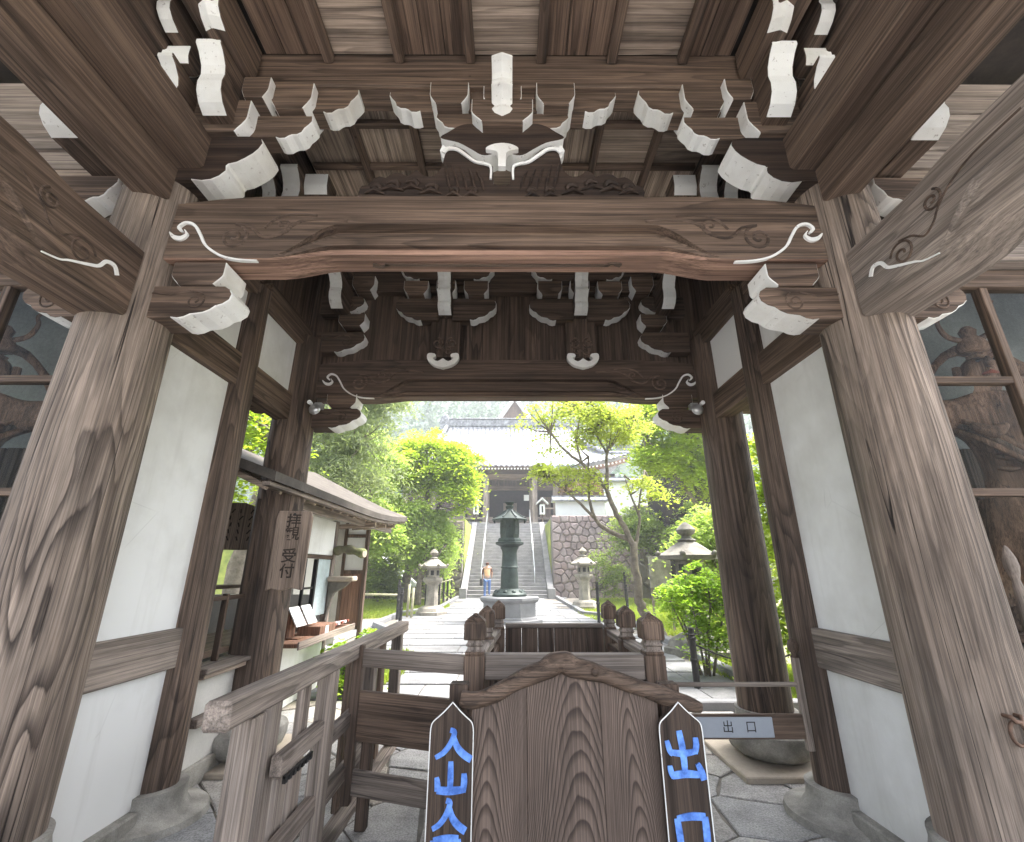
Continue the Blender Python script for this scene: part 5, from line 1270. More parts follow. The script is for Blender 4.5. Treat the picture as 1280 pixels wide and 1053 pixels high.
# ------------------------------------------------------------------ stone lanterns
def stone_lantern(x, y, H, label, mat='stone_lantern', n=6, grp='pair of stone lanterns on the lawns', broad=1.0):
    t = thing('stone_lantern', label, 'lantern', (x, y, zg(y)-0.03), group=grp); k = H/1.8
    def pp(name, prof, nn=n, ph=0, par=None): return MB().lathe([(r*k*broad, z*k) for r, z in prof], (0, 0, 0), nn, phase=ph).build(name, mat, par or t, loc=(0, 0, 0), off=(0, 0, 0), auto=R(35), bevel=0.0)
    pp('base', [(0.44, 0.0), (0.44, 0.10), (0.40, 0.11), (0.36, 0.20), (0.25, 0.26)], 6 if n == 6 else 8)
    pp('shaft', [(0.19, 0.25), (0.175, 0.30), (0.165, 0.60), (0.17, 0.80), (0.20, 0.84)], n)
    pp('platform', [(0.18, 0.83), (0.27, 0.90), (0.29, 0.96), (0.28, 1.0), (0.20, 1.01)], n)
    fb = pp('fire_box', [(0.175, 1.0), (0.185, 1.03), (0.185, 1.24), (0.17, 1.26)], n)
    for q in range(n):
        a = q*2*math.pi/n + math.pi/n; rr = 0.186*k*broad*math.cos(math.pi/n)
        m = MB().box(-0.045*k, 0.045*k, -0.006, 0.004, 1.07*k, 1.20*k); o = m.build('fire_box_dark_plate', 'black', fb, loc=(rr*math.cos(a), rr*math.sin(a), 0), off=(0, 0, 0)); o.rotation_euler = (0, 0, a+math.pi/2)  # black plate on the face, painted shade for the window opening
    rf = pp('lantern_roof', [(0.18, 1.25), (0.40, 1.27), (0.42, 1.32), (0.31, 1.38), (0.19, 1.47), (0.11, 1.52)], n)
    if n == 6:
        for q in range(n):
            a = q*2*math.pi/n; MB().lathe([(0.0, -0.03*k), (0.04*k, -0.01*k), (0.045*k, 0.03*k), (0.0, 0.06*k)], (0.40*k*broad*math.cos(a), 0.40*k*broad*math.sin(a), 1.33*k), 8).build('roof_curl', mat, rf, loc=(0, 0, 0), off=(0, 0, 0), smooth=True)
    pp('finial', [(0.10, 1.51), (0.13, 1.54), (0.07, 1.57), (0.06, 1.60), (0.11, 1.64), (0.125, 1.69), (0.08, 1.75), (0.02, 1.80)], 14)
    return t
stone_lantern(-2.45, 15.6, 2.05, 'pale stone lantern on the lawn left of the stairs')
stone_lantern(2.80, 17.6, 2.15, 'pale stone lantern before the stone wall right of the stairs')
stone_lantern(3.62, 9.3, 2.42, 'large weathered stone lantern with curled roof behind the bright bush', 'stone_grey', 6, None, 1.12)

# ------------------------------------------------------------------ stairs
st = thing('stone_stairs', 'long stone stairway with pale stringers climbing to the temple hall', 'stairs', (0, 22, zg(22)))
NS = 24; Z0, Z1, YS, YE = zg(22), 4.14, 22.2, 27.8; rise = (Z1-Z0)/NS; run = (YE-YS)/NS
first = None
for k in range(NS):
    y = YS+k*run; z = Z0+(k+1)*rise
    if first is None: first = MB().box(-1.92, 1.80, -0.03, run+0.10, -rise+0.002, 0).build('step', 'stone_step', st, loc=(0, y-22, z-Z0), off=(0, 0, 0), bevel=0.012)
    else: copy_of(first, st, (0, y-22, z-Z0))
for s, x in ((-1, -2.08), (1, 1.96)):
    for k in range(5):
        a = k/5; b = (k+1)/5; y0 = YS-0.25+(YE-YS+0.25)*a; y1 = YS-0.25+(YE-YS+0.25)*b-0.01; z0 = Z0+(Z1-Z0)*a+0.12; z1 = Z0+(Z1-Z0)*b+0.12
        MB().prism([(y0, z0-0.7), (y1, z1-0.7), (y1, z1), (y0, z0)], x-0.15, x+0.15, 'yz').build('stringer_stone', 'stone_step', st, bevel=0.015)
    boxpart('newel_stone', 'stone_step', st, x-0.17, x+0.17, YS-0.45, YS-0.26, 0.1, 0.72, 0.02)
MB().prism([(YS+0.3, 0.1), (YE+0.2, 0.1), (YE+0.2, Z1-0.4), (YS+0.3, Z0-0.05)], -1.9, 1.78, 'yz').build('stair_core', 'stone_mossy', st)
for x, lb in ((-1.32, 'left'), (1.25, 'right')):
    t = thing('stair_handrail', 'slim pale metal handrail on the %s part of the stone stairs' % lb, 'handrail', (x, 23, Z0))
    a = Vector((x, 22.9, Z0+(0.7/5.6)*(Z1-Z0)+0.85)); b = Vector((x, 27.9, Z1+0.85))
    MB().tube([a, b], 0.028, 8).build('rail', 'steel', t, smooth=True)
    for q in range(5):
        p = a.lerp(b, q/4); MB().tube([p, p-Vector((0, 0, 0.87))], 0.022, 6).build('post', 'steel', t, smooth=True)

# ------------------------------------------------------------------ retaining wall with fitted stones
def stone_wall(name, label, x0, x1, y, z0, z1, nx, nz, mat, slope=0.10, seed=1, lean_x=0.0):
    random.seed(seed); t = thing(name, label, 'wall', ((x0+x1)/2, y, z0))
    MB().prism([(y+0.10, z0-0.3), (y+1.2, z0-0.3), (y+1.2, z1-0.02), (y+0.10+slope*(z1-z0), z1-0.02)], x0, x1, 'yz').build('wall_core', 'joint_earth', t)
    pts = []
    for j in range(nz):
        for i in range(nx): pts.append((x0+(i+0.5+random.uniform(-0.32, 0.32)+(0.5 if j % 2 else 0))*(x1-x0)/nx, z0+(j+0.5+random.uniform(-0.3, 0.3))*(z1-z0)/nz))
    for c, poly in voronoi(pts, [(x0, z0-0.1), (x1, z0-0.1), (x1, z1), (x0, z1)], 0.016):
        n = len(poly); mb = MB(); dep = random.uniform(0.06, 0.15); a = inset(poly, 0.965, c); b = inset(poly, 0.70, (c[0]+random.uniform(-0.05, 0.05), c[1]+random.uniform(-0.04, 0.04)))
        sy = lambda z: y+0.10+slope*(z-z0)
        for ring, d in ((poly, -0.08), (a, dep*0.55), (b, dep)): mb.v += [(px-c[0], sy(pz)-d-sy(c[1])+random.uniform(-0.012, 0.012), pz-c[1]) for px, pz in ring]
        for k in range(n):
            k2 = (k+1) % n; mb.f += [(k, k2, n+k2, n+k), (n+k, n+k2, 2*n+k2, 2*n+k)]; mb.m += [0, 0]
        mb.f.append(tuple(range(2*n, 3*n))); mb.m.append(0)
        o = mb.build('stone', mat); o.parent = t; o.location = (c[0]-(x0+x1)/2, sy(c[1])-y, c[1]-z0)
stone_wall('retaining_wall', 'tall reddish dry-stone retaining wall right of the stairway', 2.15, 6.2, 22.6, 0.25, 4.12, 12, 12, 'wallstone', seed=3)
stone_wall('retaining_wall', 'darker mossy stone wall beneath the right-hand trees', 6.25, 12.5, 22.3, 0.25, 4.6, 12, 9, 'wallstone_moss', seed=4)
stone_wall('retaining_wall', 'low mossy stone wall left of the stairway behind the trees', -9.0, -2.3, 23.0, 0.25, 3.9, 13, 9, 'wallstone_moss', seed=5)
ter = MB().box(-40, 40, 23.8, 46, -1, 4.12).build('upper_terrace', 'gravel'); ter['kind'] = 'structure'
# lift the part of the terrace that would cover the stairs: it starts behind them
ter.data.vertices.foreach_set('co', np.array([(-40, 27.75, -1), (40, 27.75, -1), (40, 46, -1), (-40, 46, -1), (-40, 27.75, 4.12), (40, 27.75, 4.12), (40, 46, 4.12), (-40, 46, 4.12)], dtype=float).ravel())
for x0, x1 in ((2.12, 40), (-40, -2.25)):
    o = MB().box(x0, x1, 23.75, 27.74, -0.5, 4.0).build('terrace_bank', 'moss'); o['kind'] = 'structure'

def capped_wall(label, p, q, h, z):
    """white plaster wall with a small tiled roof"""
    t = thing('plaster_wall', label, 'wall', (p[0], p[1], z)); P = Vector((*p, z)); Q = Vector((*q, z)); up = Vector((0, 0, 1))
    MB().bar(P+up*h/2, Q+up*h/2, 0.25, h).build('wall_body', 'white_wall_far', t)
    d = (Q-P).normalized(); r = d.cross(up); mb = MB()
    prof = [(-0.42, -0.02), (-0.42, 0.05), (-0.22, 0.14), (-0.09, 0.22), (-0.09, 0.30), (0.09, 0.30), (0.09, 0.22), (0.22, 0.14), (0.42, 0.05), (0.42, -0.02)]
    for c in (P-d*0.2, Q+d*0.2): mb.v += [tuple(c+r*a+up*(h+b)) for a, b in prof]
    n = len(prof)
    for k in range(n): mb.f.append((k, (k+1) % n, n+(k+1) % n, n+k)); mb.m.append(0)
    mb.f += [tuple(range(n)), tuple(reversed(range(n, 2*n)))]; mb.m += [0, 0]
    mb.build('tile_coping', 'roof_tile', t)
capped_wall('white plaster wall standing on the stone wall right of the stair top', (2.5, 24.3), (5.1, 24.3), 1.0, 4.0)
capped_wall('higher white plaster wall with tiled coping on the right terrace', (5.5, 26.0), (8.6, 25.8), 2.35, 4.0)

# ------------------------------------------------------------------ main hall
hl = thing('main_hall', 'temple main hall with large pale tiled roof at the top of the stairs', 'temple hall', (0.0, 33, 4.12))
HC = 0.0
def eave_z(x): return 8.0 + 0.95*(abs(x)/8.2)**3
mb = MB(); NX, NT = 320, 22
for j in range(NT+1):
    t = j/NT
    hw = 8.2 + (5.1-8.2)*min(1, t*1.25)**0.9
    for i in range(NX+1):
        u = -1+2*i/NX; x = u*hw
        zz = eave_z(u*8.2)*(1-t)**1.0 + (13.0)*t - 1.05*math.sin(math.pi*t)*0.8 + 0.10*abs(math.sin(math.pi*x/0.34))*0.9
        mb.v.append((HC+x, 29.4+6.6*t, zz))
for j in range(NT):
    for i in range(NX): a = j*(NX+1)+i; mb.f.append((a, a+1, a+NX+2, a+NX+1)); mb.m.append(0)
roof = mb.build('roof', 'roof_tile', hl, smooth=True)
mb = MB()   # sloping ends and back
for s in (-1, 1):
    for j in range(NT):
        t0, t1 = j/NT, (j+1)/NT
        def e(t): hw = 8.2+(5.1-8.2)*min(1, t*1.25)**0.9; return (HC+s*hw, 29.4+6.6*t, eave_z(8.2)*(1-t)+13*t-1.05*math.sin(math.pi*t)*0.8)
        a, b = e(t0), e(t1); mb.quad([a, b, (b[0], 72-b[1], b[2]), (a[0], 72-a[1], a[2])])
mb.build('roof_end', 'roof_tile', roof)
# kohai: the lower porch roof over the entrance
mb = MB()
for j in range(9):
    t = j/8; hw = 2.55
    for i in range(91):
        x = -hw+2*hw*i/90; mb.v.append((HC+0.35+x, 27.9+2.6*t, 7.72+1.05*t-0.10*math.sin(math.pi*t)+0.10*(abs(x)/hw)**3+0.09*abs(math.sin(math.pi*x/0.34))))
for j in range(8):
    for i in range(90): a = j*91+i; mb.f.append((a, a+1, a+92, a+91)); mb.m.append(0)
porch_roof = mb.build('porch_roof', 'roof_tile', hl, smooth=True)
MB().box(HC-2.15, HC+2.85, 27.95, 30.3, 7.50, 7.66).build('porch_soffit', 'wood_dark_x', hl)
for k in range(25): 
    x = HC-2.1+k*0.204; boxpart('rafter_end', 'white_paint', hl, x-0.045, x+0.045, 27.90, 27.95, 7.53, 7.62, 0)
for s in (-1, 1):
    x = 2.9
    while x < 7.9:
        xx = HC+s*x+(0.35 if s > 0 else -0.1); z = eave_z(x)-0.18
        boxpart('rafter_end', 'white_paint', hl, xx-0.05, xx+0.05, 29.36, 29.42, z-0.10, z, 0); x += 0.26
mb = MB()
for i in range(40):
    x0 = -8.1+16.2*i/40; x1 = -8.1+16.2*(i+1)/40; mb.bar((HC+x0, 29.9, eave_z(x0)-0.28), (HC+x1, 29.9, eave_z(x1)-0.28), 0.9, 0.16)
mb.build('eave_soffit', 'wood_brown_z', hl)
rd = MB().box(HC-5.2, HC+5.2, 35.7, 36.3, 12.85, 13.45); rd.box(HC-5.3, HC+5.3, 35.6, 36.4, 13.45, 13.55); rd.build('ridge', 'roof_tile', roof, bevel=0.05)
for s in (-1, 1):
    MB().prism([(s*5.15, 12.5), (s*5.75, 12.5), (s*5.85, 13.2), (s*5.65, 13.7), (s*5.2, 13.85), (s*5.05, 13.4)], 35.55, 36.45, 'xz').build('ridge_ornament', 'roof_tile', roof, bevel=0.06)
    MB().tube([(HC+s*5.15, 36, 13.1), (HC+s*5.6, 33.5, 10.9), (HC+s*6.9, 31, 9.35), (HC+s*8.1, 29.5, 8.95)], 0.17, 8).build('hip_ridge', 'roof_tile', roof, smooth=True)
# body
for x in (-7.2, -5.2, -3.2, -1.55, 1.55, 3.2, 5.2, 7.2):
    boxpart('column', 'wood_grey_z', hl, HC+x-0.17, HC+x+0.17, 31.1, 31.44, 4.5, 7.9)
for x in (-1.5, 1.62): boxpart('porch_column', 'wood_grey_z', hl, HC+x-0.16, HC+x+0.16, 28.5, 28.82, 4.3, 7.3); boxpart('porch_column_foot', 'stone_base', hl, HC+x-0.25, HC+x+0.25, 28.4, 28.9, 4.12, 4.3, 0.02)
boxpart('porch_beam', 'wood_beam_x', hl, HC-2.0, HC+2.1, 28.52, 28.80, 7.0, 7.35)
boxpart('lintel', 'wood_beam_x', hl, HC-7.4, HC+7.4, 31.15, 31.40, 6.75, 7.05); boxpart('lintel', 'wood_grey_x', hl, HC-7.4, HC+7.4, 31.1, 31.44, 7.55, 7.9)
for i, x in enumerate(np.arange(-7.2, 7.2, 0.6)): boxpart('wall_board', 'wood_dark_z', hl, HC+x, HC+x+0.59, 31.30, 31.36, 7.05, 7.55, 0)
boxpart('veranda', 'wood_grey_x', hl, HC-8, HC+8, 29.9, 34, 4.62, 4.78); boxpart('veranda_edge', 'stone_step', hl, HC-8.1, HC+8.1, 29.6, 29.89, 4.12, 4.45)
for x0, x1 in ((-7.2, -3.3), (3.3, 7.2)):
    n = 8; w = (x1-x0)/n
    for k in range(n): boxpart('wall_board', 'wood_dark_z', hl, HC+x0+k*w, HC+x0+(k+1)*w-0.02, 31.5, 31.56, 4.78, 6.75, 0)
boxpart('inner_back', 'dark_board', hl, HC-7.2, HC+7.2, 34.5, 34.6, 4.78, 8.2, 0); boxpart('inner_ceiling', 'dark_board', hl, HC-7.2, HC+7.2, 31.5, 34.5, 7.6, 7.7, 0)
boxpart('inner_screen', 'wood_hang', hl, HC-0.45, HC+0.55, 33.6, 33.7, 4.9, 6.2); boxpart('notice', 'paper', hl, HC+1.0, HC+1.35, 31.0, 31.04, 6.0, 6.4, 0)
boxpart('door', 'wood_hang', hl, HC+2.2, HC+3.0, 32.6, 32.66, 4.9, 6.5); boxpart('door', 'wood_hang', hl, HC-3.0, HC-2.2, 32.6, 32.66, 4.9, 6.5)
boxpart('railing', 'wood_grey_x', hl, HC-7.8, HC-2.0, 29.95, 30.02, 5.3, 5.4); boxpart('railing', 'wood_grey_x', hl, HC+2.1, HC+7.8, 29.95, 30.02, 5.3, 5.4)
for k in range(3): boxpart('hall_step', 'wood_grey_x', hl, HC-1.4, HC+1.5, 29.0+k*0.28, 29.32+k*0.28, 4.2+k*0.16, 4.30+k*0.16)
# gable of the upper roof, behind the ridge
gb = thing('rear_gable', 'white edged gable of another temple roof rising behind the main ridge', 'roof', (0.6, 44, 4.12))
MB().prism([(-3.2, 12.5), (4.2, 12.5), (0.5, 18.2)], 43.6, 44.0, 'xz').build('gable_wall', 'wood_beam_z', gb)
for s in (-1, 1): MB().bar((0.5, 43.4, 18.4), (0.5+s*4.0, 43.4, 12.4), 0.5, 0.35).build('barge_board', 'white_wall_far', gb, bevel=0.03)
MB().box(-3.0, 4.0, 43.7, 50, 4.12, 12.5).build('lower_wall', 'wood_dark_z', gb)
MB().prism([(-3.6, 12.4), (0.5, 18.6), (4.6, 12.4), (4.5, 12.2), (0.5, 18.3), (-3.5, 12.2)], 43.8, 52, 'xz').build('roof', 'roof_tile', gb)

# paper lanterns by the top of the stairs
for x, lb in ((-2.05, 'left'), (2.05, 'right')):
    t = thing('post_lantern', 'white roofed lamp on a post at the %s of the stair top' % lb, 'lantern', (x, 28.2, 4.12))
    MB().tube([(x, 28.2, 4.12), (x, 28.2, 4.75)], 0.05, 8).build('post', 'wood_dark_z', t); MB().box(x-0.16, x+0.16, 28.04, 28.36, 4.75, 5.35).build('lamp_box', 'white_wall_far', t, bevel=0.02)
    MB().prism([(x-0.38, 5.36), (x, 5.68), (x+0.38, 5.36), (x+0.36, 5.44), (x, 5.78), (x-0.36, 5.44)][::1], 27.9, 28.5, 'xz').build('lamp_roof', 'white_wall_far', t)
    MB().box(x-0.05, x+0.05, 28.025, 28.038, 4.85, 5.25).build('lettering', 'ink', t)

# ------------------------------------------------------------------ visitor at the foot of the stairs
vp = thing('person', 'visitor in orange vest and blue jeans climbing the stone stairs', 'person', (-0.98, 21.75, zg(21.7)))
J = [((0, 0, 0.86), (0.14, 0.11)), ((0, 0, 1.02), (0.115, 0.09)), ((0, 0.02, 1.20), (0.15, 0.10)), ((0, 0.02, 1.33), (0.13, 0.075)), ((0, 0.02, 1.40), 0.05), ((0, 0.03, 1.47), (0.075, 0.085)), ((0, 0.03, 1.54), (0.07, 0.085)),
     ((-0.17, 0.02, 1.31), 0.05), ((-0.22, 0.05, 1.06), 0.042), ((-0.20, 0.18, 0.88), 0.034), ((-0.19, 0.22, 0.84), 0.03), ((0.17, 0.02, 1.31), 0.05), ((0.22, 0.03, 1.06), 0.042), ((0.20, 0.18, 0.92), 0.034), ((0.19, 0.22, 0.90), 0.03)]
E = [(0,1),(1,2),(2,3),(3,4),(4,5),(5,6),(3,7),(7,8),(8,9),(9,10),(3,11),(11,12),(12,13),(13,14)]
skin_mesh('body', J, E, 'skin', vp)
JL = [((0, 0, 0.90), (0.15, 0.115)), ((-0.09, 0, 0.78), 0.095), ((-0.10, 0.03, 0.44), 0.065), ((-0.10, -0.03, 0.08), 0.05), ((-0.10, 0.08, 0.03), (0.04, 0.03)), ((0.09, 0, 0.78), 0.095), ((0.10, 0.12, 0.52), 0.065), ((0.10, 0.10, 0.22), 0.05), ((0.10, 0.22, 0.19), (0.04, 0.03))]
skin_mesh('jeans', JL, [(0,1),(1,2),(2,3),(3,4),(0,5),(5,6),(6,7),(7,8)], 'denim', vp)
skin_mesh('vest', [((0, 0, 0.93), (0.155, 0.12)), ((0, 0, 1.05), (0.135, 0.11)), ((0, 0.02, 1.20), (0.17, 0.12)), ((0, 0.02, 1.32), (0.165, 0.09)), ((0, 0.02, 1.37), (0.08, 0.06))], [(0,1),(1,2),(2,3),(3,4)], 'orange_top', vp)
skin_mesh('hair', [((0, 0.0, 1.43), (0.075, 0.05)), ((0, 0.005, 1.50), (0.098, 0.095)), ((0, 0.02, 1.57), (0.085, 0.09))], [(0,1),(1,2)], 'hair', vp)
for s in (-1, 1): skin_mesh('sleeve', [((s*0.15, 0.02, 1.33), 0.062), ((s*0.20, 0.03, 1.18), 0.056), ((s*0.22, 0.05, 1.02), 0.05)], [(0,1),(1,2)], 'hair', vp, 1)
MB().box(-0.33, -0.20, -0.06, 0.10, 0.55, 0.86).build('bag', 'bag', vp, loc=(0, 0, 0), off=(0, 0, 0), bevel=0.03)

# ------------------------------------------------------------------ bollards, rope, bamboo rails, boards
def bollard(x, y, h, label, r=0.045, grp='dark bollards along the court'):
    t = thing('bollard', label, 'bollard', (x, y, zg(y)-0.03), group=grp)
    MB().lathe([(r, 0), (r, h*0.45), (r*1.25, h*0.46), (r*1.25, h*0.50), (r, h*0.51), (r, h*0.80), (r*1.25, h*0.81), (r*1.25, h*0.85), (r*0.95, h*0.86), (r*0.95, h)], (0, 0, 0), 12).build('post', 'iron', t, loc=(0, 0, 0), off=(0, 0, 0), auto=R(40))
    MB().tube([(r*1.6*math.cos(a), r*1.6*math.sin(a), h*0.9) for a in np.linspace(0, 2*math.pi, 13)], 0.008, 6, cap=False).build('rope_ring', 'iron', t, loc=(0, 0, 0), off=(0, 0, 0))
bl_list = [(-4.55, 13.4, 0.75, 'dark bollard at the corner of the ticket office'), (-3.25, 14.4, 1.15, 'tall dark bollard left of the stone lantern'), (-2.75, 12.6, 1.0, 'dark bollard at the left kerb bend'), (-3.0, 17.6, 1.3, 'dark bollard close behind the left stone lantern'),
           (2.55, 13.6, 1.1, 'dark bollard on the right of the bronze lantern'), (2.62, 6.9, 0.78, 'dark roped bollard beside the bright bush'), (2.3, 7.4, 0.6, 'short dark bollard left of the bright bush'), (5.0, 20.5, 1.2, 'dark bollard before the mossy stone wall'), (4.0, 16.2, 0.9, 'dark bollard right of the far stone lantern')]
for b in bl_list: bollard(*b)
for k in range(5):
    y = 17.2+k*1.0; bollard(-2.62+0.02*k, y, 0.95, 'dark bollard of the row on the left lawn edge up to the stairs, %s' % ['nearest', 'second', 'third', 'fourth', 'last'][k], 0.04, 'bollard row beside the stairs')
def rail_fence(label, pts, zs, r, mat, posts):
    t = thing('bamboo_fence', label, 'fence', (pts[0][0], pts[0][1], 0))
    for z in zs:
        for a, b in zip(pts[:-1], pts[1:]): MB().tube([(a[0], a[1], zg(a[1])+z), (b[0], b[1], zg(b[1])+z)], r, 8).build('rail', mat, t, smooth=True)
    for x, y, h in posts: MB().tube([(x, y, zg(y)-0.03), (x+0.02, y, zg(y)+h)], r*1.1, 8).build('post', mat, t, smooth=True)
rail_fence('pale bamboo rail fence across the left lawn', [(-5.9, 15.6), (-3.3, 15.0)], (0.62,), 0.035, 'bamboo', [(-5.2, 15.5, 0.9), (-4.95, 15.4, 0.85), (-3.05, 14.8, 0.95), (-2.9, 14.7, 0.85)])
rail_fence('thin bamboo rail along the left kerb by the stairs', [(-2.6, 17.2), (-2.5, 21.3)], (0.85,), 0.025, 'bamboo', [(-2.58, 18.2, 0.9)])
rope = thing('bollard_rope', 'dark sagging rope running right from the bollard by the bush', 'rope', (2.62, 6.9, 0.5))
MB().tube([(2.66+t*1.6, 6.9, 0.55-0.22*math.sin(math.pi*t)*1.0) for t in np.linspace(0, 1, 13)], 0.012, 6).build('strand', 'iron', rope, smooth=True); MB().tube([(4.26, 6.9, 0.0), (4.26, 6.9, 0.62)], 0.03, 8).build('end_post', 'iron', rope)
def board(label, x, y, w, h, z, mat='paper_blue'):
    t = thing('notice_board', label, 'notice board', (x, y, zg(y)))
    MB().box(x-w/2, x+w/2, y-0.02, y+0.02, zg(y)+z, zg(y)+z+h).build('board', mat, t, bevel=0.006)
    for s in (-1, 1): MB().box(x+s*w*0.42-0.025, x+s*w*0.42+0.025, y+0.022, y+0.06, zg(y)-0.03, zg(y)+z+h*0.9).build('post', 'wood_grey_z', t)
board('pale notice board standing behind the ticket office end wall', -5.35, 16.5, 0.42, 1.05, 0.95)
board('pale notice board left of the large stone lantern', 3.85, 11.9, 0.55, 0.75, 1.0, 'stone_base')
# small shrine building seen between the trees
hs_ = thing('small_shrine', 'small outbuilding with light blue-grey metal roof behind the left stone lantern', 'building', (-5.0, 21.0, 0.2))
MB().prism([(-6.3, 2.15), (-4.2, 0.55), (-4.0, 0.62), (-4.05, 0.85), (-5.9, 2.35), (-6.3, 2.45)], 20.4, 20.6, 'xz').build('barge_board', 'white_wall_far', hs_)
mb = MB(); mb.quad([(-4.1, 20.5, 0.80), (-4.1, 22.3, 0.80), (-6.1, 22.3, 2.42), (-6.1, 20.5, 2.42)]); mb.quad([(-6.1, 20.5, 2.40), (-6.1, 22.3, 2.40), (-8.1, 22.3, 0.8), (-8.1, 20.5, 0.8)]); mb.build('roof', 'white_wall_far', hs_)
MB().box(-7.6, -4.7, 20.9, 22.1, 0.2, 1.2).build('wall', 'wood_dark_z', hs_)
sh = thing('dark_shed', 'dark timber shed half hidden behind the right-hand maple', 'building', (7.4, 19.5, 0.2))
MB().box(6.6, 9.5, 19.2, 21.5, 0.2, 6.4).build('wall', 'dark_board', sh); MB().prism([(6.2, 6.4), (9.9, 6.4), (8.0, 7.6)], 18.8, 21.8, 'xz').build('roof', 'roof_tile', sh)
# ------------------------------------------------------------------ trees and shrubs
def leaves_mesh(name, P, size, mat, parent, flat=0.6, aspect=1.6, jitter=0.35):
    """P: n x 3 leaf positions (parent-local); each leaf is a folded diamond of its own"""
    n = len(P); nrm = rng.normal(0, 1, (n, 3)); nrm[:, 2] = np.abs(nrm[:, 2]) + flat*2; nrm /= np.linalg.norm(nrm, axis=1)[:, None]
    d = rng.normal(0, 1, (n, 3)); d -= nrm*(d*nrm).sum(1)[:, None]; d /= np.linalg.norm(d, axis=1)[:, None]; s = np.cross(nrm, d)
    L = size*(1-jitter+2*jitter*rng.random(n))[:, None]; W = L/aspect
    V = np.empty((n, 4, 3)); V[:, 0] = P-d*L*0.5; V[:, 1] = P+s*W*0.5+nrm*L*0.08; V[:, 2] = P+d*L*0.5; V[:, 3] = P-s*W*0.5+nrm*L*0.08
    me = bpy.data.meshes.new(name); me.vertices.add(n*4); me.vertices.foreach_set('co', V.ravel())
    me.loops.add(n*4); me.loops.foreach_set('vertex_index', np.arange(n*4)); me.polygons.add(n); me.polygons.foreach_set('loop_start', np.arange(n)*4)
    me.update(); me.materials.append(MATS[mat]); o = bpy.data.objects.new(name, me); link(o); o.parent = parent
    return o
def blobs(c, r, k, shell=0.55):
    """k clump centres inside an ellipsoid, biased outwards"""
    out = []
    while len(out) < k:
        v = rng.normal(0, 1, 3); v /= np.linalg.norm(v); q = (shell + (1-shell)*rng.random())*(rng.random()**0.25)
        out.append(np.array(c)+v*np.array(r)*q)
    return out
def plant(name, label, cat, base, limbs, crowns, leaf, size, group=None, bark='bark', flat=0.6, aspect=1.6, twigs=True, trunk_name='trunk'):
    """limbs: polylines with radii; crowns: (centre, radii, clumps, leaves per clump, clump size)"""
    t = thing(name, label, cat, base, group=group); B = Vector(base); mb = MB()
    for pts, r0, r1 in limbs:
        L = smoothline([Vector(p)-B for p in pts], 4); n = len(L); L = [p+Vector((random.uniform(-1, 1), random.uniform(-1, 1), 0))*r0*0.25*(0 < i < n-1) for i, p in enumerate(L)]
        mb.tube(L, [r0+(r1-r0)*i/(n-1) for i in range(n)], 8)
    P = []
    tips = [Vector(l[0][-1])-B for l in limbs] + [Vector(l[0][len(l[0])//2])-B for l in limbs]
    for (c, r, k, m, cs) in crowns:
        for b in blobs(c, r, k):
            b = b-np.array(B); sc = cs*(0.6+0.8*rng.random()); g = rng.normal(0, 1, (m, 3))*np.array([sc, sc, sc*0.32]); g[:, 2] -= 0.25*np.hypot(g[:, 0], g[:, 1])**2/max(sc, 0.01)
            P.append(b+g)
            if twigs and limbs:
                bv = Vector(b); tp = min(tips, key=lambda q: (q-bv).length); mid = tp.lerp(bv, 0.5)+Vector((0, 0, -0.08*(tp-bv).length))
                rr = min(0.028, limbs[0][2]*0.6+0.006); mb.tube([tp, mid, bv], [rr, rr*0.6, rr*0.3], 5, cap=False)
    if mb.v: mb.build(trunk_name, bark, t, loc=(0, 0, 0), off=(0, 0, 0), smooth=True)
    leaves_mesh('crown', np.concatenate(P), size, leaf, t, flat, aspect)
    return t
random.seed(11)
# left side
plant('pine_tree', 'grey-green pine with long branches reaching over the left of the court', 'tree', (-7.2, 12.5, 0.05),
      [([(-7.2, 12.5, 0.05), (-7.0, 12.4, 2.2), (-6.6, 12.3, 4.2), (-6.2, 12.2, 6.4)], 0.26, 0.10), ([(-6.9, 12.4, 3.2), (-6.0, 12.2, 4.6), (-5.0, 12.0, 3.9), (-4.4, 11.9, 3.2)], 0.10, 0.03), ([(-6.7, 12.3, 4.5), (-5.5, 12.0, 5.3), (-4.2, 11.9, 6.0), (-3.3, 11.8, 6.6)], 0.09, 0.03), ([(-6.4, 12.3, 5.2), (-5.2, 12.1, 5.5), (-4.0, 12.0, 5.0)], 0.07, 0.02)],
      [((-5.0, 12.0, 5.3), (1.9, 1.6, 1.5), 80, 220, 0.26), ((-4.5, 12.0, 3.9), (1.5, 1.2, 0.8), 30, 300, 0.28), ((-3.6, 12.0, 6.3), (0.9, 1.0, 0.7), 18, 280, 0.28)], 'leaf_pine', 0.14, 'court trees', flat=0.0, aspect=4.5)
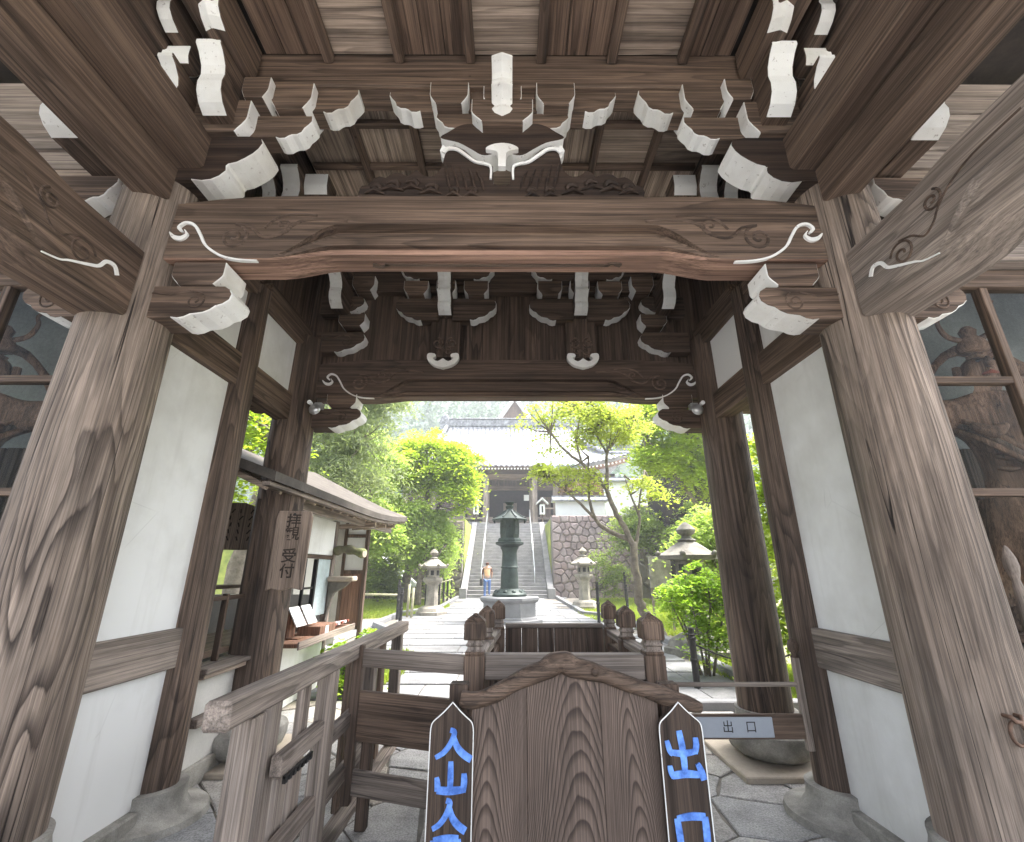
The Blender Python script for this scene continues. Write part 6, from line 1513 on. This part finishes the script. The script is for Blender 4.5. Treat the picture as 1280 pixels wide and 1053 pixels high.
plant('maple_tree', 'bright yellow-green maple layered above the left stone lantern', 'tree', (-4.2, 19.3, 0.2),
      [([(-4.2, 19.3, 0.2), (-4.0, 19.1, 2.0), (-3.6, 18.9, 3.6), (-3.3, 18.8, 5.2)], 0.20, 0.07), ([(-3.9, 19.0, 2.6), (-2.8, 18.6, 4.0), (-1.9, 18.4, 5.0)], 0.10, 0.03), ([(-4.0, 19.1, 2.2), (-5.0, 18.8, 3.8), (-5.6, 18.6, 5.2)], 0.10, 0.03)],
      [((-3.4, 18.6, 5.9), (2.1, 1.6, 1.6), 110, 190, 0.29), ((-2.0, 18.3, 5.2), (0.95, 1.2, 1.6), 60, 180, 0.25), ((-5.6, 18.3, 4.6), (1.5, 1.4, 1.4), 30, 250, 0.36)], 'leaf_maple', 0.125, 'court trees', flat=0.9)
plant('weeping_maple', 'pale soft green maple hanging low behind the left stone lantern', 'tree', (-3.4, 18.2, 0.2),
      [([(-3.4, 18.2, 0.2), (-3.3, 18.0, 1.4), (-3.0, 17.8, 2.6)], 0.13, 0.05), ([(-3.3, 18.0, 1.2), (-2.4, 17.6, 2.4)], 0.07, 0.03)],
      [((-3.3, 18.4, 2.9), (1.25, 1.1, 1.5), 80, 220, 0.24), ((-2.75, 19.6, 2.6), (0.5, 0.8, 1.2), 30, 200, 0.2), ((-4.1, 17.6, 3.6), (1.2, 1.0, 0.8), 26, 260, 0.30)], 'leaf_pale', 0.12, 'court trees', flat=0.3)
plant('maple_tree', 'tall fresh green maple rising between pine and bright maple on the left', 'tree', (-6.4, 16.6, 0.1),
      [([(-6.4, 16.6, 0.1), (-6.2, 16.5, 2.2), (-5.7, 16.3, 4.2), (-5.3, 16.2, 6.2)], 0.18, 0.06), ([(-6.0, 16.4, 3.0), (-4.9, 16.0, 4.2)], 0.08, 0.03)],
      [((-5.4, 16.1, 5.0), (1.9, 1.2, 2.3), 80, 240, 0.33), ((-4.6, 15.9, 3.0), (1.2, 0.9, 1.0), 34, 240, 0.28)], 'leaf_pale', 0.115, 'court trees', flat=0.6)
plant('maple_tree', 'green maple partly hidden behind the ticket office roof', 'tree', (-6.8, 9.6, 0.05),
      [([(-6.8, 9.6, 0.05), (-6.7, 9.5, 2.0), (-6.5, 9.4, 4.0)], 0.16, 0.06), ([(-6.7, 9.5, 2.4), (-5.6, 9.2, 3.6), (-4.9, 9.0, 4.3)], 0.08, 0.03)],
      [((-5.9, 9.2, 4.2), (1.8, 1.3, 1.5), 44, 240, 0.30)], 'leaf_maple', 0.11, 'court trees', flat=0.8)
plant('shrub', 'dense dark green shrub behind the bamboo fence on the left', 'shrub', (-5.3, 19.6, 0.15), [([(-5.3, 19.6, 0.15), (-5.3, 19.5, 1.0)], 0.05, 0.03)],
      [((-5.2, 19.3, 1.7), (1.3, 0.9, 1.5), 46, 220, 0.24)], 'leaf_shrub', 0.11, 'shrubs round the court')
plant('shrub', 'leafy green shrub beside the left stringer of the stairs', 'shrub', (-2.9, 20.8, 0.25), [([(-2.9, 20.8, 0.25), (-2.9, 20.7, 0.9)], 0.05, 0.03)],
      [((-3.1, 20.9, 1.4), (0.45, 0.9, 1.3), 34, 200, 0.18), ((-3.7, 21.5, 2.6), (1.0, 0.9, 1.2), 34, 220, 0.24)], 'leaf_pale', 0.11, 'shrubs round the court')
plant('shrub', 'low green shrub behind the handrail by the ticket office', 'shrub', (-2.05, 6.6, 0.0), [([(-2.05, 6.6, 0.0), (-2.05, 6.6, 0.3)], 0.02, 0.01)],
      [((-2.0, 6.7, 0.45), (0.26, 0.55, 0.38), 26, 90, 0.10)], 'leaf_bush', 0.07, 'shrubs round the court')
# right side: bare crooked tree with sparse young leaves
plant('crooked_tree', 'crooked grey tree with sparse young leaves leaning over the right of the path', 'tree', (3.65, 11.6, 0.05),
      [([(3.65, 11.6, 0.05), (3.42, 11.4, 0.35), (3.16, 11.2, 0.60), (3.04, 11.1, 0.95), (3.0, 11.0, 1.5), (2.98, 11.0, 2.15)], 0.125, 0.085),
       ([(2.98, 11.0, 2.10), (2.80, 11.0, 2.52), (2.60, 11.0, 2.90), (2.42, 11.0, 3.42), (2.22, 11.0, 3.74), (1.84, 10.9, 4.05), (1.42, 10.9, 4.38), (1.1, 10.9, 4.85)], 0.075, 0.022),
       ([(2.46, 11.0, 3.42), (2.50, 11.05, 3.9), (2.52, 11.0, 4.35), (2.9, 11.0, 4.85), (3.3, 11.1, 5.3)], 0.05, 0.018), ([(2.95, 11.0, 2.2), (2.35, 11.2, 2.5), (2.12, 11.2, 2.85), (2.05, 11.3, 3.4), (2.1, 11.3, 4.3)], 0.06, 0.022),
       ([(2.12, 11.2, 2.75), (1.82, 11.1, 3.05), (1.45, 11.0, 3.35), (1.0, 11.0, 3.7)], 0.04, 0.014), ([(3.0, 11.0, 1.9), (3.2, 11.1, 2.6), (3.25, 11.1, 3.1), (3.45, 11.1, 3.9)], 0.045, 0.015), ([(3.22, 11.1, 2.75), (3.05, 11.1, 3.3), (2.95, 11.2, 3.8)], 0.03, 0.012),
       ([(1.84, 10.9, 4.05), (1.75, 10.9, 4.7), (1.95, 10.9, 5.5)], 0.03, 0.012), ([(2.52, 11.0, 4.3), (2.2, 11.0, 5.0), (2.1, 11.0, 5.7)], 0.03, 0.012)],
      [((1.8, 10.9, 5.2), (1.5, 1.0, 0.95), 60, 70, 0.19), ((2.9, 11.0, 5.2), (1.1, 0.9, 0.8), 44, 75, 0.19), ((1.1, 10.9, 3.9), (0.75, 0.7, 0.45), 16, 75, 0.15), ((2.0, 11.0, 3.7), (0.8, 0.7, 0.5), 12, 70, 0.15), ((3.3, 11.0, 3.4), (0.6, 0.6, 0.5), 10, 80, 0.15)], 'leaf_sparse', 0.085, 'court trees', flat=0.5)
plant('maple_tree', 'bright green maple filling the upper right beside the back column', 'tree', (6.6, 14.6, 0.1),
      [([(6.6, 14.6, 0.1), (6.4, 14.5, 2.2), (6.0, 14.3, 4.2), (5.6, 14.2, 5.6)], 0.20, 0.07), ([(6.2, 14.4, 3.2), (5.0, 14.0, 4.8), (4.4, 13.9, 5.6)], 0.09, 0.03)],
      [((5.4, 14.0, 6.1), (1.8, 1.4, 1.2), 90, 200, 0.24), ((4.8, 14.0, 5.0), (1.2, 1.0, 0.8), 48, 190, 0.22), ((6.5, 14.2, 4.6), (1.2, 1.0, 1.2), 50, 190, 0.25)], 'leaf_maple', 0.105, 'court trees', flat=1.0)
plant('shrub', 'broad yellowish shrub hanging over the mossy wall on the right', 'shrub', (6.2, 20.5, 0.2), [([(6.2, 20.5, 0.2), (6.0, 20.4, 1.6), (5.6, 20.2, 2.8)], 0.09, 0.04)],
      [((5.6, 20.0, 3.3), (1.6, 0.9, 0.95), 50, 220, 0.28), ((7.6, 19.0, 3.0), (1.5, 1.0, 1.2), 50, 220, 0.28)], 'leaf_shrub', 0.11, 'shrubs round the court')
plant('shrub', 'reddish brown foliage under the eave of the main hall', 'shrub', (5.0, 29.0, 4.12), [([(5.0, 29.0, 4.12), (4.9, 28.9, 5.4)], 0.06, 0.03)],
      [((4.7, 28.8, 6.3), (1.5, 0.7, 0.9), 40, 160, 0.24)], 'leaf_red', 0.11, 'shrubs round the court')
plant('shrub', 'mid green shrub behind the large stone lantern', 'shrub', (5.0, 11.0, 0.05), [([(5.0, 11.0, 0.05), (4.9, 10.9, 1.2)], 0.05, 0.03)],
      [((4.9, 10.8, 2.3), (1.1, 0.8, 1.2), 44, 220, 0.22)], 'leaf_pale', 0.095, 'shrubs round the court')
plant('shrub', 'tall leafy shrub seen between the right middle and back columns', 'shrub', (4.9, 7.7, 0.0), [([(4.9, 7.7, 0.0), (4.8, 7.7, 1.4), (4.7, 7.6, 2.6)], 0.06, 0.03)],
      [((4.7, 7.6, 2.5), (0.9, 0.8, 1.6), 56, 200, 0.19), ((4.4, 7.2, 0.9), (0.6, 0.6, 0.7), 24, 160, 0.16)], 'leaf_maple', 0.08, 'shrubs round the court')
plant('azalea_bush', 'bright fresh green bush beside the right back column', 'bush', (3.05, 7.6, 0.0),
      [([(3.05+dx*0.2, 7.6+dy*0.2, 0.0), (3.05+dx*0.55, 7.6+dy*0.5, 0.55), (3.05+dx, 7.6+dy, 1.05)], 0.022, 0.009) for dx, dy in ((-0.45, 0), (-0.2, -0.25), (0.1, 0.2), (0.35, -0.2), (0.5, 0.15), (-0.3, 0.25), (0.05, -0.3))],
      [((3.0, 7.5, 1.15), (0.72, 0.52, 0.50), 64, 90, 0.12), ((3.3, 7.4, 0.62), (0.6, 0.45, 0.4), 22, 60, 0.11)], 'leaf_bush', 0.075, 'shrubs round the court', flat=0.8, aspect=2.0)
plant('shrub', 'low dark shrub at the foot of the reddish stone wall', 'shrub', (3.9, 21.3, 0.25), [([(3.9, 21.3, 0.25), (3.9, 21.2, 0.6)], 0.04, 0.02)],
      [((4.4, 21.0, 1.6), (1.2, 0.6, 1.3), 26, 120, 0.24)], 'leaf_shrub', 0.10, 'shrubs round the court')

# ------------------------------------------------------------------ wooded hill behind everything
def hill_z(x, y): return 4.0 + max(0, y-48)*0.62 + 2.5*math.sin(x*0.05)+1.5*math.sin(x*0.13+y*0.05)
gridmesh('hill', [i*10 for i in range(-8, 9)], [46+i*7 for i in range(0, 13)], hill_z, 'hill_soil', kind='structure')
n_tr = 420; P = []
for k in range(n_tr):
    x = rng.uniform(-75, 75); yy = 50+rng.random()**1.1*75; z = hill_z(x, yy); h = 5+3*rng.random()
    m = 120; tt = rng.random(m); a = rng.random(m)*6.283; rr = 2.3*(1-tt)**0.8*np.sqrt(rng.random(m))+0.1
    P.append(np.stack([x+rr*np.cos(a), yy+rr*np.sin(a), z+0.5+h*tt], 1))
o = leaves_mesh('forest', np.concatenate(P), 0.85, 'leaf_hill', None, 0.2, 1.8); tag(o, 'blue-green conifer forest on the hill behind the hall', 'forest', kind='stuff')

# ------------------------------------------------------------------ bright haze volume, added to wash out the court and hill
def haze(density):
    m = bpy.data.materials.new('haze'); m.use_nodes = True; nt = m.node_tree
    for n in list(nt.nodes): nt.nodes.remove(n)
    o = nt.nodes.new('ShaderNodeOutputMaterial'); v = nt.nodes.new('ShaderNodeVolumePrincipled')
    v.inputs['Color'].default_value = (0.93, 0.96, 1.0, 1); v.inputs['Density'].default_value = density; v.inputs['Anisotropy'].default_value = 0.2
    nt.links.new(v.outputs[0], o.inputs['Volume']); MATS['haze'] = m
    h = MB().box(-85, 85, -45, 140, -1.5, 68).build('haze', 'haze'); tag(h, 'thin bright haze in the air over the court', 'haze', kind='stuff')
haze(0.003)
